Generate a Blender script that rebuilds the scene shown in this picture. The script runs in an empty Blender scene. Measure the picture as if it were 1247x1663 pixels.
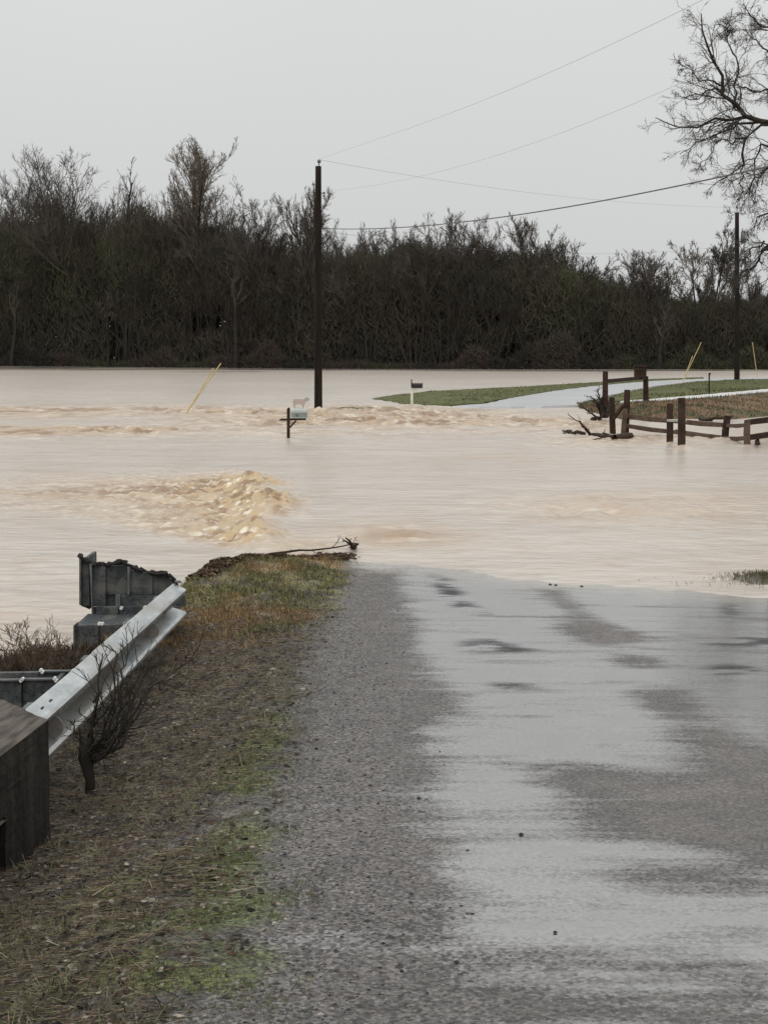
import bpy, math, random
import numpy as np
from mathutils import Vector

# ------------------------------------------------------------------ camera
sc = bpy.context.scene
COL = sc.collection
F, W, H, HOR = 2600.0, 1247.0, 1663.0, 565.0
EYE = 2.5
PITCH = math.atan((H/2-HOR)/F)
cam_d = bpy.data.cameras.new('camera')
cam = bpy.data.objects.new('camera', cam_d); COL.objects.link(cam)
cam.location = (0, 0, EYE)
cam.rotation_euler = (math.pi/2-PITCH, 0, 0)
cam_d.sensor_fit = 'VERTICAL'; cam_d.sensor_height = 24.0; cam_d.lens = 24.0*F/H
cam_d.clip_start = 0.1; cam_d.clip_end = 3000
sc.camera = cam

# ------------------------------------------------------------------ sky and light
SUN_EL, SUN_AZ = 58.0, 200.0
wd = bpy.data.worlds.new('World'); sc.world = wd; wd.use_nodes = True
nt = wd.node_tree; nt.nodes.clear()
out = nt.nodes.new('ShaderNodeOutputWorld'); bg = nt.nodes.new('ShaderNodeBackground')
sky = nt.nodes.new('ShaderNodeTexSky'); sky.sky_type = 'NISHITA'; sky.sun_disc = False
sky.sun_elevation = math.radians(SUN_EL); sky.sun_rotation = math.radians(SUN_AZ)
sky.dust_density = 4.0
hsv = nt.nodes.new('ShaderNodeHueSaturation'); hsv.inputs['Saturation'].default_value = 0.25
tc = nt.nodes.new('ShaderNodeTexCoord'); sep = nt.nodes.new('ShaderNodeSeparateXYZ')
ramp = nt.nodes.new('ShaderNodeValToRGB')
r = ramp.color_ramp
SKYK = 10.0
def skc(v, t=(1, 1, 1)): return (v*t[0], v*t[1], v*t[2], 1)
r.elements[0].position = 0.0; r.elements[0].color = skc(.63, (.985, 1.0, 1.0))
r.elements[1].position = 1.0; r.elements[1].color = skc(1.5, (.99, 1.0, 1.0))
e = r.elements.new(.21); e.color = skc(.735, (.975, 1.0, .985))
e = r.elements.new(.10); e.color = skc(.68, (.98, 1.0, .99))
cn = nt.nodes.new('ShaderNodeTexNoise'); cn.inputs['Scale'].default_value = 2.2; cn.inputs['Detail'].default_value = 3
cm = nt.nodes.new('ShaderNodeMapRange'); cm.inputs['To Min'].default_value = .93; cm.inputs['To Max'].default_value = 1.07
mul = nt.nodes.new('ShaderNodeMixRGB'); mul.blend_type = 'MULTIPLY'; mul.inputs[0].default_value = 1
scl = nt.nodes.new('ShaderNodeVectorMath'); scl.operation = 'SCALE'; scl.inputs['Scale'].default_value = SKYK
mix = nt.nodes.new('ShaderNodeMixRGB'); mix.inputs[0].default_value = 0.96
nt.links.new(tc.outputs['Generated'], sep.inputs[0]); nt.links.new(sep.outputs['Z'], ramp.inputs[0])
nt.links.new(tc.outputs['Generated'], cn.inputs['Vector']); nt.links.new(cn.outputs['Fac'], cm.inputs['Value'])
nt.links.new(ramp.outputs[0], mul.inputs[1]); nt.links.new(cm.outputs[0], mul.inputs[2])
nt.links.new(mul.outputs[0], scl.inputs[0])
nt.links.new(sky.outputs[0], hsv.inputs['Color'])
nt.links.new(hsv.outputs[0], mix.inputs[1]); nt.links.new(scl.outputs[0], mix.inputs[2])
nt.links.new(mix.outputs[0], bg.inputs['Color']); bg.inputs['Strength'].default_value = 0.1
nt.links.new(bg.outputs[0], out.inputs['Surface'])

sl = bpy.data.lights.new('sun', 'SUN'); sl.energy = .9; sl.angle = math.radians(50); sl.color = (1, .98, .95)
so = bpy.data.objects.new('sun', sl); COL.objects.link(so)
so.rotation_euler = (math.radians(90-SUN_EL), 0, math.radians(-25))

sc.view_settings.view_transform = 'Standard'; sc.view_settings.look = 'None'
sc.view_settings.exposure = 0.0; sc.view_settings.gamma = 1.0
sc.cycles.max_bounces = 5; sc.cycles.diffuse_bounces = 3; sc.cycles.glossy_bounces = 3
sc.cycles.transmission_bounces = 2; sc.cycles.use_denoising = True

# ------------------------------------------------------------------ helpers
rng = np.random.default_rng(7)
CP, SP = math.cos(PITCH), math.sin(PITCH)
def ray(px, py):
    a = (px-W/2)/F; b = -(py-H/2)/F
    d = np.array([a, CP+b*SP, -SP+b*CP])
    return d/d[1]
def at(px, py, Y):
    """the point at distance Y that was measured at this place of the photograph"""
    d = ray(px, py); return np.array([d[0]*Y, Y, EYE+d[2]*Y])
def gnd(px, py, z=0.0):
    d = ray(px, py); t = (z-EYE)/d[2]; return np.array([d[0]*t, t, z])

def link(o, parent=None):
    COL.objects.link(o)
    if parent is not None: o.parent = parent
    return o
def tag(o, label=None, cat=None, group=None, kind=None):
    if label: o['label'] = label
    if cat: o['category'] = cat
    if group: o['group'] = group
    if kind: o['kind'] = kind
    return o
def empty(name, loc, label, cat, group=None, rz=0):
    o = bpy.data.objects.new(name, None); o.empty_display_size = .3
    o.location = loc; o.rotation_euler = (0, 0, rz); COL.objects.link(o)
    return tag(o, label, cat, group)

def mesh_np(name, V, Fc, mat=None, parent=None, smooth=False, attrs=None, origin=None):
    V = np.asarray(V, dtype=np.float32).reshape(-1, 3)
    if origin is not None: V = V-np.asarray(origin, dtype=np.float32)
    Fc = np.asarray(Fc, dtype=np.int32)
    k = Fc.shape[1]
    me = bpy.data.meshes.new(name)
    me.vertices.add(len(V)); me.vertices.foreach_set('co', V.ravel())
    me.loops.add(Fc.size); me.loops.foreach_set('vertex_index', Fc.ravel())
    me.polygons.add(len(Fc))
    me.polygons.foreach_set('loop_start', np.arange(0, Fc.size, k, dtype=np.int32))
    me.update(calc_edges=True)
    me.polygons.foreach_set('use_smooth', np.full(len(Fc), smooth))
    for an, av in (attrs or {}).items():
        av = np.asarray(av, dtype=np.float32)
        if av.ndim == 1:
            a = me.attributes.new(an, 'FLOAT', 'POINT'); a.data.foreach_set('value', av)
        else:
            a = me.attributes.new(an, 'FLOAT_COLOR', 'POINT')
            a.data.foreach_set('color', np.hstack([av, np.ones((len(av), 1), np.float32)]).ravel())
    if mat: me.materials.append(mat)
    o = bpy.data.objects.new(name, me)
    if origin is not None and parent is None: o.location = tuple(float(c) for c in origin)
    return link(o, parent)

class MB:
    """collects boxes, prisms and tubes; build() links them as one mesh object"""
    def __init__(s): s.v = []; s.f = []
    def add(s, vs, fs):
        n = len(s.v); s.v += [tuple(float(c) for c in v) for v in vs]; s.f += [tuple(i+n for i in f) for f in fs]
    def box(s, c, size, rz=0, jit=0):
        c = np.array(c); h = np.array(size)/2; vs = []
        for sx in (-1, 1):
            for sy in (-1, 1):
                for sz in (-1, 1):
                    x, y, z = sx*h[0], sy*h[1], sz*h[2]
                    vs.append((c[0]+x*math.cos(rz)-y*math.sin(rz)+random.uniform(-jit, jit), c[1]+x*math.sin(rz)+y*math.cos(rz)+random.uniform(-jit, jit), c[2]+z+random.uniform(-jit, jit)))
        s.add(vs, [(0, 1, 3, 2), (4, 6, 7, 5), (0, 4, 5, 1), (2, 3, 7, 6), (0, 2, 6, 4), (1, 5, 7, 3)])
    def beam(s, a, b, w, h, w2=None, h2=None):
        a = Vector(a); b = Vector(b); d = (b-a).normalized()
        up = Vector((0, 0, 1)) if abs(d.z) < .9 else Vector((0, 1, 0))
        x = d.cross(up).normalized(); y = x.cross(d).normalized()
        w2 = w2 or w; h2 = h2 or h; vs = []
        for p, ww, hh in ((a, w, h), (b, w2, h2)):
            for sx, sy in ((-1, -1), (1, -1), (1, 1), (-1, 1)):
                vs.append(p+x*sx*ww/2+y*sy*hh/2)
        s.add(vs, [(3, 2, 1, 0), (4, 5, 6, 7), (0, 1, 5, 4), (1, 2, 6, 5), (2, 3, 7, 6), (3, 0, 4, 7)])
    def tube(s, pts, rads, k=8, cap=True):
        pts = [Vector([float(c) for c in p]) for p in pts]
        if not hasattr(rads, '__len__'): rads = [rads]*len(pts)
        n0 = []; vs = []; fs = []; x = None
        for i, p in enumerate(pts):
            d = (pts[min(i+1, len(pts)-1)]-pts[max(i-1, 0)]).normalized()
            if x is None:
                up = Vector((0, 0, 1)) if abs(d.z) < .9 else Vector((0, 1, 0)); x = d.cross(up).normalized()
            x = (x-d*x.dot(d)).normalized(); y = d.cross(x)
            for j in range(k):
                a = 2*math.pi*j/k; vs.append(p+(x*math.cos(a)+y*math.sin(a))*rads[i])
        for i in range(len(pts)-1):
            for j in range(k):
                fs.append((i*k+j, i*k+(j+1) % k, (i+1)*k+(j+1) % k, (i+1)*k+j))
        if cap: fs.append(tuple(range(k))[::-1]); fs.append(tuple((len(pts)-1)*k+j for j in range(k)))
        s.add(vs, fs)
    def prism(s, pts, off):
        """a flat outline (list of 3-D points) pushed out by off"""
        n = len(pts); off = np.array(off)
        vs = [np.array(p) for p in pts]+[np.array(p)+off for p in pts]
        s.add(vs, [tuple(range(n)), tuple(range(2*n-1, n-1, -1))]+[(i, i+n, (i+1) % n+n, (i+1) % n) for i in range(n)])
    def build(s, name, mat, parent=None, origin=None, smooth=False, bevel=0):
        me = bpy.data.meshes.new(name)
        o0 = np.array(origin if origin is not None else (0, 0, 0), float)
        if parent is not None and origin is None: o0 = np.array(parent.location)
        if parent is not None and parent.parent is not None: o0 = np.array(parent.parent.location)
        me.from_pydata([tuple(np.array(v)-o0) for v in s.v], [], s.f)
        me.validate(); me.update()
        me.polygons.foreach_set('use_smooth', [smooth]*len(me.polygons))
        me.materials.append(mat)
        o = bpy.data.objects.new(name, me)
        if parent is None and origin is not None: o.location = tuple(o0)
        link(o, parent)
        if bevel:
            b = o.modifiers.new('bevel', 'BEVEL'); b.width = bevel; b.segments = 2; b.limit_method = 'ANGLE'
        return o

# numpy noise
def _h(ix, iy, seed):
    n = (ix.astype(np.int64)*374761393+iy.astype(np.int64)*668265263+seed*1442695041) & 0xffffffff
    n = ((n ^ (n >> 13))*1274126177) & 0xffffffff
    return ((n ^ (n >> 16)) & 0xffff)/65535.0
def vnoise(x, y, seed=0):
    ix = np.floor(x); iy = np.floor(y); fx = x-ix; fy = y-iy
    fx = fx*fx*(3-2*fx); fy = fy*fy*(3-2*fy)
    a = _h(ix, iy, seed); b = _h(ix+1, iy, seed); c = _h(ix, iy+1, seed); d = _h(ix+1, iy+1, seed)
    return (a*(1-fx)+b*fx)*(1-fy)+(c*(1-fx)+d*fx)*fy
def fbm(x, y, seed=0, o=4):
    s = 0; a = .5; t = 0
    for i in range(o):
        s = s+a*vnoise(x*2**i, y*2**i, seed+i*17); t += a; a *= .5
    return s/t
def sstep(a, b, x):
    t = np.clip((x-a)/(b-a), 0, 1); return t*t*(3-2*t)
def inpoly(x, y, poly):
    r = np.zeros(x.shape, bool); n = len(poly)
    for i in range(n):
        x0, y0 = poly[i][:2]; x1, y1 = poly[(i+1) % n][:2]
        c = ((y0 > y) != (y1 > y)) & (x < (x1-x0)*(y-y0)/((y1-y0) if y1 != y0 else 1e-9)+x0)
        r ^= c
    return r
def grid_faces(nr, nc):
    i = np.arange(nr-1)[:, None]*nc+np.arange(nc-1)[None, :]
    i = i.ravel(); return np.stack([i, i+1, i+nc+1, i+nc], 1)

# ------------------------------------------------------------------ materials
def N(nt, t, **kw):
    n = nt.nodes.new(t)
    for k, v in kw.items():
        if k in n.inputs: n.inputs[k].default_value = v
        else: setattr(n, k, v)
    return n
def mat_noise(name, c1, c2, scale=5, rough=.8, bump=.3, detail=6, c3=None, stretch=(1, 1, 1), metal=0, spec=.5, bdist=.02, bscale=None):
    m = bpy.data.materials.new(name); m.use_nodes = True; nt = m.node_tree; b = nt.nodes['Principled BSDF']
    tc = N(nt, 'ShaderNodeTexCoord'); mp = N(nt, 'ShaderNodeMapping'); mp.inputs['Scale'].default_value = stretch
    n = N(nt, 'ShaderNodeTexNoise', Scale=scale, Detail=detail, Roughness=.65)
    rp = N(nt, 'ShaderNodeValToRGB'); rp.color_ramp.elements[0].position = .35; rp.color_ramp.elements[1].position = .65
    rp.color_ramp.elements[0].color = (*c1, 1); rp.color_ramp.elements[1].color = (*c2, 1)
    L = nt.links.new
    L(tc.outputs['Object'], mp.inputs[0]); L(mp.outputs[0], n.inputs['Vector']); L(n.outputs['Fac'], rp.inputs[0])
    last = rp.outputs[0]
    if c3:
        n3 = N(nt, 'ShaderNodeTexNoise', Scale=scale*.23, Detail=3); m3 = N(nt, 'ShaderNodeMixRGB'); m3.inputs[2].default_value = (*c3, 1)
        r3 = N(nt, 'ShaderNodeMapRange'); r3.inputs['From Min'].default_value = .48; r3.inputs['From Max'].default_value = .62
        L(mp.outputs[0], n3.inputs['Vector']); L(n3.outputs['Fac'], r3.inputs['Value']); L(r3.outputs[0], m3.inputs[0]); L(last, m3.inputs[1]); last = m3.outputs[0]
    L(last, b.inputs['Base Color'])
    b.inputs['Roughness'].default_value = rough; b.inputs['Metallic'].default_value = metal; b.inputs['Specular IOR Level'].default_value = spec
    if bump:
        n2 = N(nt, 'ShaderNodeTexNoise', Scale=bscale or scale*3, Detail=5); bp = N(nt, 'ShaderNodeBump', Strength=bump, Distance=bdist)
        L(mp.outputs[0], n2.inputs['Vector']); L(n2.outputs['Fac'], bp.inputs['Height']); L(bp.outputs[0], b.inputs['Normal'])
    return m

M = {}
M['bark_far'] = mat_noise('bark_far', (.018, .016, .014), (.038, .033, .028), 1.2, .9, 0, spec=.2)
M['twig_far'] = mat_noise('twig_far', (.055, .047, .040), (.098, .084, .072), .6, .9, 0, spec=.1)
M['stem_far'] = mat_noise('stem_far', (.024, .021, .018), (.048, .041, .034), .25, .9, 0, spec=.1)
M['twig_pale'] = mat_noise('twig_pale', (.10, .083, .065), (.15, .125, .10), .6, .9, 0, spec=.1)
M['brush'] = mat_noise('brush', (.042, .040, .030), (.078, .066, .052), .12, .95, 0, c3=(.080, .080, .046), spec=.1)
M['bark_near'] = mat_noise('bark_near', (.020, .017, .014), (.045, .038, .03), 3, .9, .4, spec=.2)
M['twig_near'] = mat_noise('twig_near', (.055, .048, .044), (.10, .088, .080), 2, .9, 0, spec=.1)
M['pole'] = mat_noise('pole_wood', (.009, .007, .006), (.026, .019, .015), 6, .85, .3, spec=.12, stretch=(1, 1, .08))
M['redwood'] = mat_noise('red_stained_wood', (.022, .013, .010), (.058, .037, .028), 5, .8, .3, spec=.12, stretch=(1, 1, 1))
M['railwood'] = mat_noise('rail_wood', (.065, .044, .033), (.135, .095, .072), 5, .85, .3, spec=.15)
M['darkwood'] = mat_noise('dark_wet_wood', (.022, .014, .009), (.055, .034, .022), 8, .7, .3, spec=.15)
M['paleplank'] = mat_noise('pale_plank', (.30, .30, .27), (.42, .41, .37), 8, .7, .2)
M['mailgrey'] = mat_noise('mailbox_grey', (.14, .16, .155), (.24, .27, .26), 4, .45, .05)
M['mailpale'] = mat_noise('mailbox_pale', (.34, .36, .34), (.45, .46, .43), 6, .5, .05)
M['mailblack'] = mat_noise('mailbox_black', (.012, .008, .010), (.022, .016, .018), 6, .4, .05)
M['numeral'] = mat_noise('numeral_dark', (.06, .07, .07), (.08, .09, .09), 6, .6, 0)
M['white'] = mat_noise('white_paint', (.55, .55, .42), (.72, .72, .60), 6, .55, .1)
M['sheep'] = mat_noise('faded_pink_board', (.38, .30, .27), (.47, .38, .34), 6, .7, .1)
M['sheepgrey'] = mat_noise('faded_grey_board', (.30, .30, .27), (.38, .37, .33), 6, .7, .1)
M['yellow'] = mat_noise('yellow_guard', (.46, .36, .15), (.60, .48, .24), 3, .6, 0)
M['wire'] = mat_noise('wire', (.26, .26, .26), (.32, .32, .32), 3, .6, 0)
M['strand'] = mat_noise('strand', (.45, .45, .45), (.5, .5, .5), 3, .5, 0)
M['cable'] = mat_noise('cable', (.06, .06, .06), (.09, .09, .09), 3, .6, 0)
M['ceramic'] = mat_noise('insulator', (.10, .10, .10), (.16, .16, .16), 3, .3, 0)
M['galv'] = mat_noise('galvanised', (.34, .36, .37), (.60, .62, .62), 9, .38, .12, metal=.85, spec=.5, c3=(.36, .345, .31), stretch=(1, .35, 1))
M['web_shade'] = mat_noise('rail_web_shade', (.10, .092, .082), (.22, .21, .195), 12, .7, .2, c3=(.15, .13, .11), spec=.3)  # darker tone for the rail web, standing in for shade in the valley
M['galvdark'] = mat_noise('galvanised_dull', (.05, .055, .055), (.10, .105, .10), 7, .6, .1, metal=.2)
M['slot'] = mat_noise('slot_dark', (.01, .01, .01), (.02, .02, .02), 3, .9, 0)
M['disc'] = mat_noise('reflector_dirty', (.20, .175, .15), (.30, .265, .24), 14, .6, .1)
M['bin'] = mat_noise('bin_steel', (.022, .025, .027), (.070, .076, .078), 24, .7, .5, c3=(.10, .098, .090), spec=.3)
M['binlight'] = mat_noise('bin_steel_edge', (.055, .062, .062), (.12, .13, .13), 9, .6, .1)
M['rust'] = mat_noise('torn_edge', (.008, .008, .008), (.022, .019, .016), 9, .9, .2)
M['bolt'] = mat_noise('bolt_white', (.55, .55, .52), (.7, .7, .68), 9, .5, 0)

def concrete_mat():
    m = bpy.data.materials.new('stained_concrete'); m.use_nodes = True; nt = m.node_tree; b = nt.nodes['Principled BSDF']; L = nt.links.new
    tc = N(nt, 'ShaderNodeTexCoord')
    mp = N(nt, 'ShaderNodeMapping'); mp.inputs['Scale'].default_value = (6, 6, .5)
    st = N(nt, 'ShaderNodeTexNoise', Scale=2.0, Detail=6)
    L(tc.outputs['Object'], mp.inputs[0]); L(mp.outputs[0], st.inputs['Vector'])
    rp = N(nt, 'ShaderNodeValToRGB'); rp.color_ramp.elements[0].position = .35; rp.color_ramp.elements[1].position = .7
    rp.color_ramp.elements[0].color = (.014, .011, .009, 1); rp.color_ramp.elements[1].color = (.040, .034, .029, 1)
    L(st.outputs['Fac'], rp.inputs[0])
    mp2 = N(nt, 'ShaderNodeMapping'); mp2.inputs['Scale'].default_value = (7, 1.2, 1)
    s2 = N(nt, 'ShaderNodeTexNoise', Scale=3.0, Detail=7)
    L(tc.outputs['Object'], mp2.inputs[0]); L(mp2.outputs[0], s2.inputs['Vector'])
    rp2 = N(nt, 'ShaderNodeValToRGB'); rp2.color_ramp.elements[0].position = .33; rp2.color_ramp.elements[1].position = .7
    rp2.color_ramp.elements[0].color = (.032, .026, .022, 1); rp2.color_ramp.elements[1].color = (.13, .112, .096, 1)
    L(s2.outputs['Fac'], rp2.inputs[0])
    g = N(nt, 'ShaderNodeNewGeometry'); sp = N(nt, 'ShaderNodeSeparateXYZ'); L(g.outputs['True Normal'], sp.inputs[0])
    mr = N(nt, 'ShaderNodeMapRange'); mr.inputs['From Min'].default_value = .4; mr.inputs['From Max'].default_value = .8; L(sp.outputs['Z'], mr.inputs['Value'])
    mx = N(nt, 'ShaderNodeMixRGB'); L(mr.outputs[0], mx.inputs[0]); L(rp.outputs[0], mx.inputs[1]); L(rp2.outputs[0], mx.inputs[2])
    L(mx.outputs[0], b.inputs['Base Color']); b.inputs['Roughness'].default_value = .85; b.inputs['Specular IOR Level'].default_value = .15
    n2 = N(nt, 'ShaderNodeTexNoise', Scale=25, Detail=6); bp = N(nt, 'ShaderNodeBump', Strength=.6, Distance=.02)
    L(tc.outputs['Object'], n2.inputs['Vector']); L(n2.outputs['Fac'], bp.inputs['Height']); L(bp.outputs[0], b.inputs['Normal'])
    return m
M['concrete'] = concrete_mat()

def attr_mat(name, vary=.35, scale=30, rough=.9):
    """colour from the mesh's own colour attribute, broken up by noise"""
    m = bpy.data.materials.new(name); m.use_nodes = True; nt = m.node_tree; b = nt.nodes['Principled BSDF']; L = nt.links.new
    a = N(nt, 'ShaderNodeAttribute'); a.attribute_name = 'col'
    tc = N(nt, 'ShaderNodeTexCoord'); n = N(nt, 'ShaderNodeTexNoise', Scale=scale, Detail=6)
    mr = N(nt, 'ShaderNodeMapRange'); mr.inputs['From Min'].default_value = .3; mr.inputs['From Max'].default_value = .7
    mr.inputs['To Min'].default_value = 1-vary; mr.inputs['To Max'].default_value = 1+vary
    sc_ = N(nt, 'ShaderNodeVectorMath'); sc_.operation = 'SCALE'
    L(tc.outputs['Object'], n.inputs['Vector']); L(n.outputs['Fac'], mr.inputs['Value']); L(a.outputs['Color'], sc_.inputs[0]); L(mr.outputs[0], sc_.inputs['Scale'])
    L(sc_.outputs[0], b.inputs['Base Color']); b.inputs['Roughness'].default_value = rough; b.inputs['Specular IOR Level'].default_value = .25
    bp = N(nt, 'ShaderNodeBump', Strength=.4, Distance=.02); L(n.outputs['Fac'], bp.inputs['Height']); L(bp.outputs[0], b.inputs['Normal'])
    return m
M['attr'] = attr_mat('coloured_ground'); M['litter'] = attr_mat('litter', .3, 60); M['farlawn'] = attr_mat('far_lawn', .4, 1.5)

def water_mat():
    m = bpy.data.materials.new('muddy_flood_water'); m.use_nodes = True; nt = m.node_tree; b = nt.nodes['Principled BSDF']; L = nt.links.new
    tc = N(nt, 'ShaderNodeTexCoord')
    mud = N(nt, 'ShaderNodeAttribute'); mud.attribute_name = 'mud'
    foam = N(nt, 'ShaderNodeAttribute'); foam.attribute_name = 'foam'
    mp = N(nt, 'ShaderNodeMapping'); mp.inputs['Scale'].default_value = (.25, .9, 1)
    n = N(nt, 'ShaderNodeTexNoise', Scale=1.0, Detail=6, Roughness=.6)
    L(tc.outputs['Object'], mp.inputs[0]); L(mp.outputs[0], n.inputs['Vector'])
    rp = N(nt, 'ShaderNodeValToRGB')
    rp.color_ramp.elements[0].position = .3; rp.color_ramp.elements[0].color = (.405, .355, .302, 1)
    rp.color_ramp.elements[1].position = .7; rp.color_ramp.elements[1].color = (.475, .422, .368, 1)
    L(n.outputs['Fac'], rp.inputs[0])
    mpf = N(nt, 'ShaderNodeMapping'); mpf.inputs['Scale'].default_value = (.8, 1.2, 1); nf2 = N(nt, 'ShaderNodeTexNoise', Scale=1.6, Detail=8, Roughness=.7)
    L(tc.outputs['Object'], mpf.inputs[0]); L(mpf.outputs[0], nf2.inputs['Vector']); rf = N(nt, 'ShaderNodeMapRange'); rf.inputs['From Min'].default_value = .50; rf.inputs['From Max'].default_value = .68; rf.inputs['To Max'].default_value = .60
    L(nf2.outputs['Fac'], rf.inputs['Value']); mf = N(nt, 'ShaderNodeMixRGB'); mf.inputs[2].default_value = (.36, .265, .185, 1); L(rf.outputs[0], mf.inputs[0]); L(rp.outputs[0], mf.inputs[1]); rp = mf
    am = N(nt, 'ShaderNodeAttribute'); am.attribute_name = 'amber'; ax = N(nt, 'ShaderNodeMixRGB'); ax.inputs[1].default_value = (.42, .315, .215, 1); ax.inputs[2].default_value = (.47, .345, .195, 1); L(am.outputs['Fac'], ax.inputs[0])
    mx = N(nt, 'ShaderNodeMixRGB'); L(ax.outputs[0], mx.inputs[2]); mx.inputs[1].default_value = (.42, .315, .215, 1); L(mud.outputs['Fac'], mx.inputs[0]); L(rp.outputs[0], mx.inputs[1])
    si = N(nt, 'ShaderNodeAttribute'); si.attribute_name = 'silt'
    sx = N(nt, 'ShaderNodeMixRGB'); sx.inputs[2].default_value = (.24, .15, .08, 1); L(si.outputs['Fac'], sx.inputs[0]); L(mx.outputs[0], sx.inputs[1])
    fx = N(nt, 'ShaderNodeMixRGB'); fx.inputs[2].default_value = (.74, .67, .55, 1); L(foam.outputs['Fac'], fx.inputs[0]); L(sx.outputs[0], fx.inputs[1])
    L(fx.outputs[0], b.inputs['Base Color'])
    b.inputs['IOR'].default_value = 1.33; ra = N(nt, 'ShaderNodeAttribute'); ra.attribute_name = 'rough'; rm_ = N(nt, 'ShaderNodeMapRange'); rm_.inputs['From Min'].default_value = .08; rm_.inputs['From Max'].default_value = .30; rm_.inputs['To Min'].default_value = .05; rm_.inputs['To Max'].default_value = .26; L(ra.outputs['Fac'], rm_.inputs['Value']); L(rm_.outputs[0], b.inputs['Roughness'])
    mpb = N(nt, 'ShaderNodeMapping'); mpb.inputs['Scale'].default_value = (.7, 1.15, 1)
    b1 = N(nt, 'ShaderNodeTexNoise', Scale=3.2, Detail=5, Roughness=.55); b2 = N(nt, 'ShaderNodeTexNoise', Scale=.55, Detail=5, Roughness=.6)
    L(tc.outputs['Object'], mpb.inputs[0]); L(mpb.outputs[0], b1.inputs['Vector']); L(mpb.outputs[0], b2.inputs['Vector'])
    p1 = N(nt, 'ShaderNodeBump', Strength=.45, Distance=.08); p2 = N(nt, 'ShaderNodeBump', Strength=.5, Distance=.35)
    bs = N(nt, 'ShaderNodeAttribute'); bs.attribute_name = 'rough'
    q1 = N(nt, 'ShaderNodeMath'); q1.operation = 'MULTIPLY'; q1.inputs[1].default_value = .46; L(bs.outputs['Fac'], q1.inputs[0]); L(q1.outputs[0], p1.inputs['Strength'])
    q2 = N(nt, 'ShaderNodeMath'); q2.operation = 'MULTIPLY'; q2.inputs[1].default_value = .26; L(bs.outputs['Fac'], q2.inputs[0]); L(q2.outputs[0], p2.inputs['Strength'])
    L(b2.outputs['Fac'], p2.inputs['Height']); L(p2.outputs[0], p1.inputs['Normal']); L(b1.outputs['Fac'], p1.inputs['Height']); L(p1.outputs[0], b.inputs['Normal'])
    return m
M['water'] = water_mat()

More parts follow.
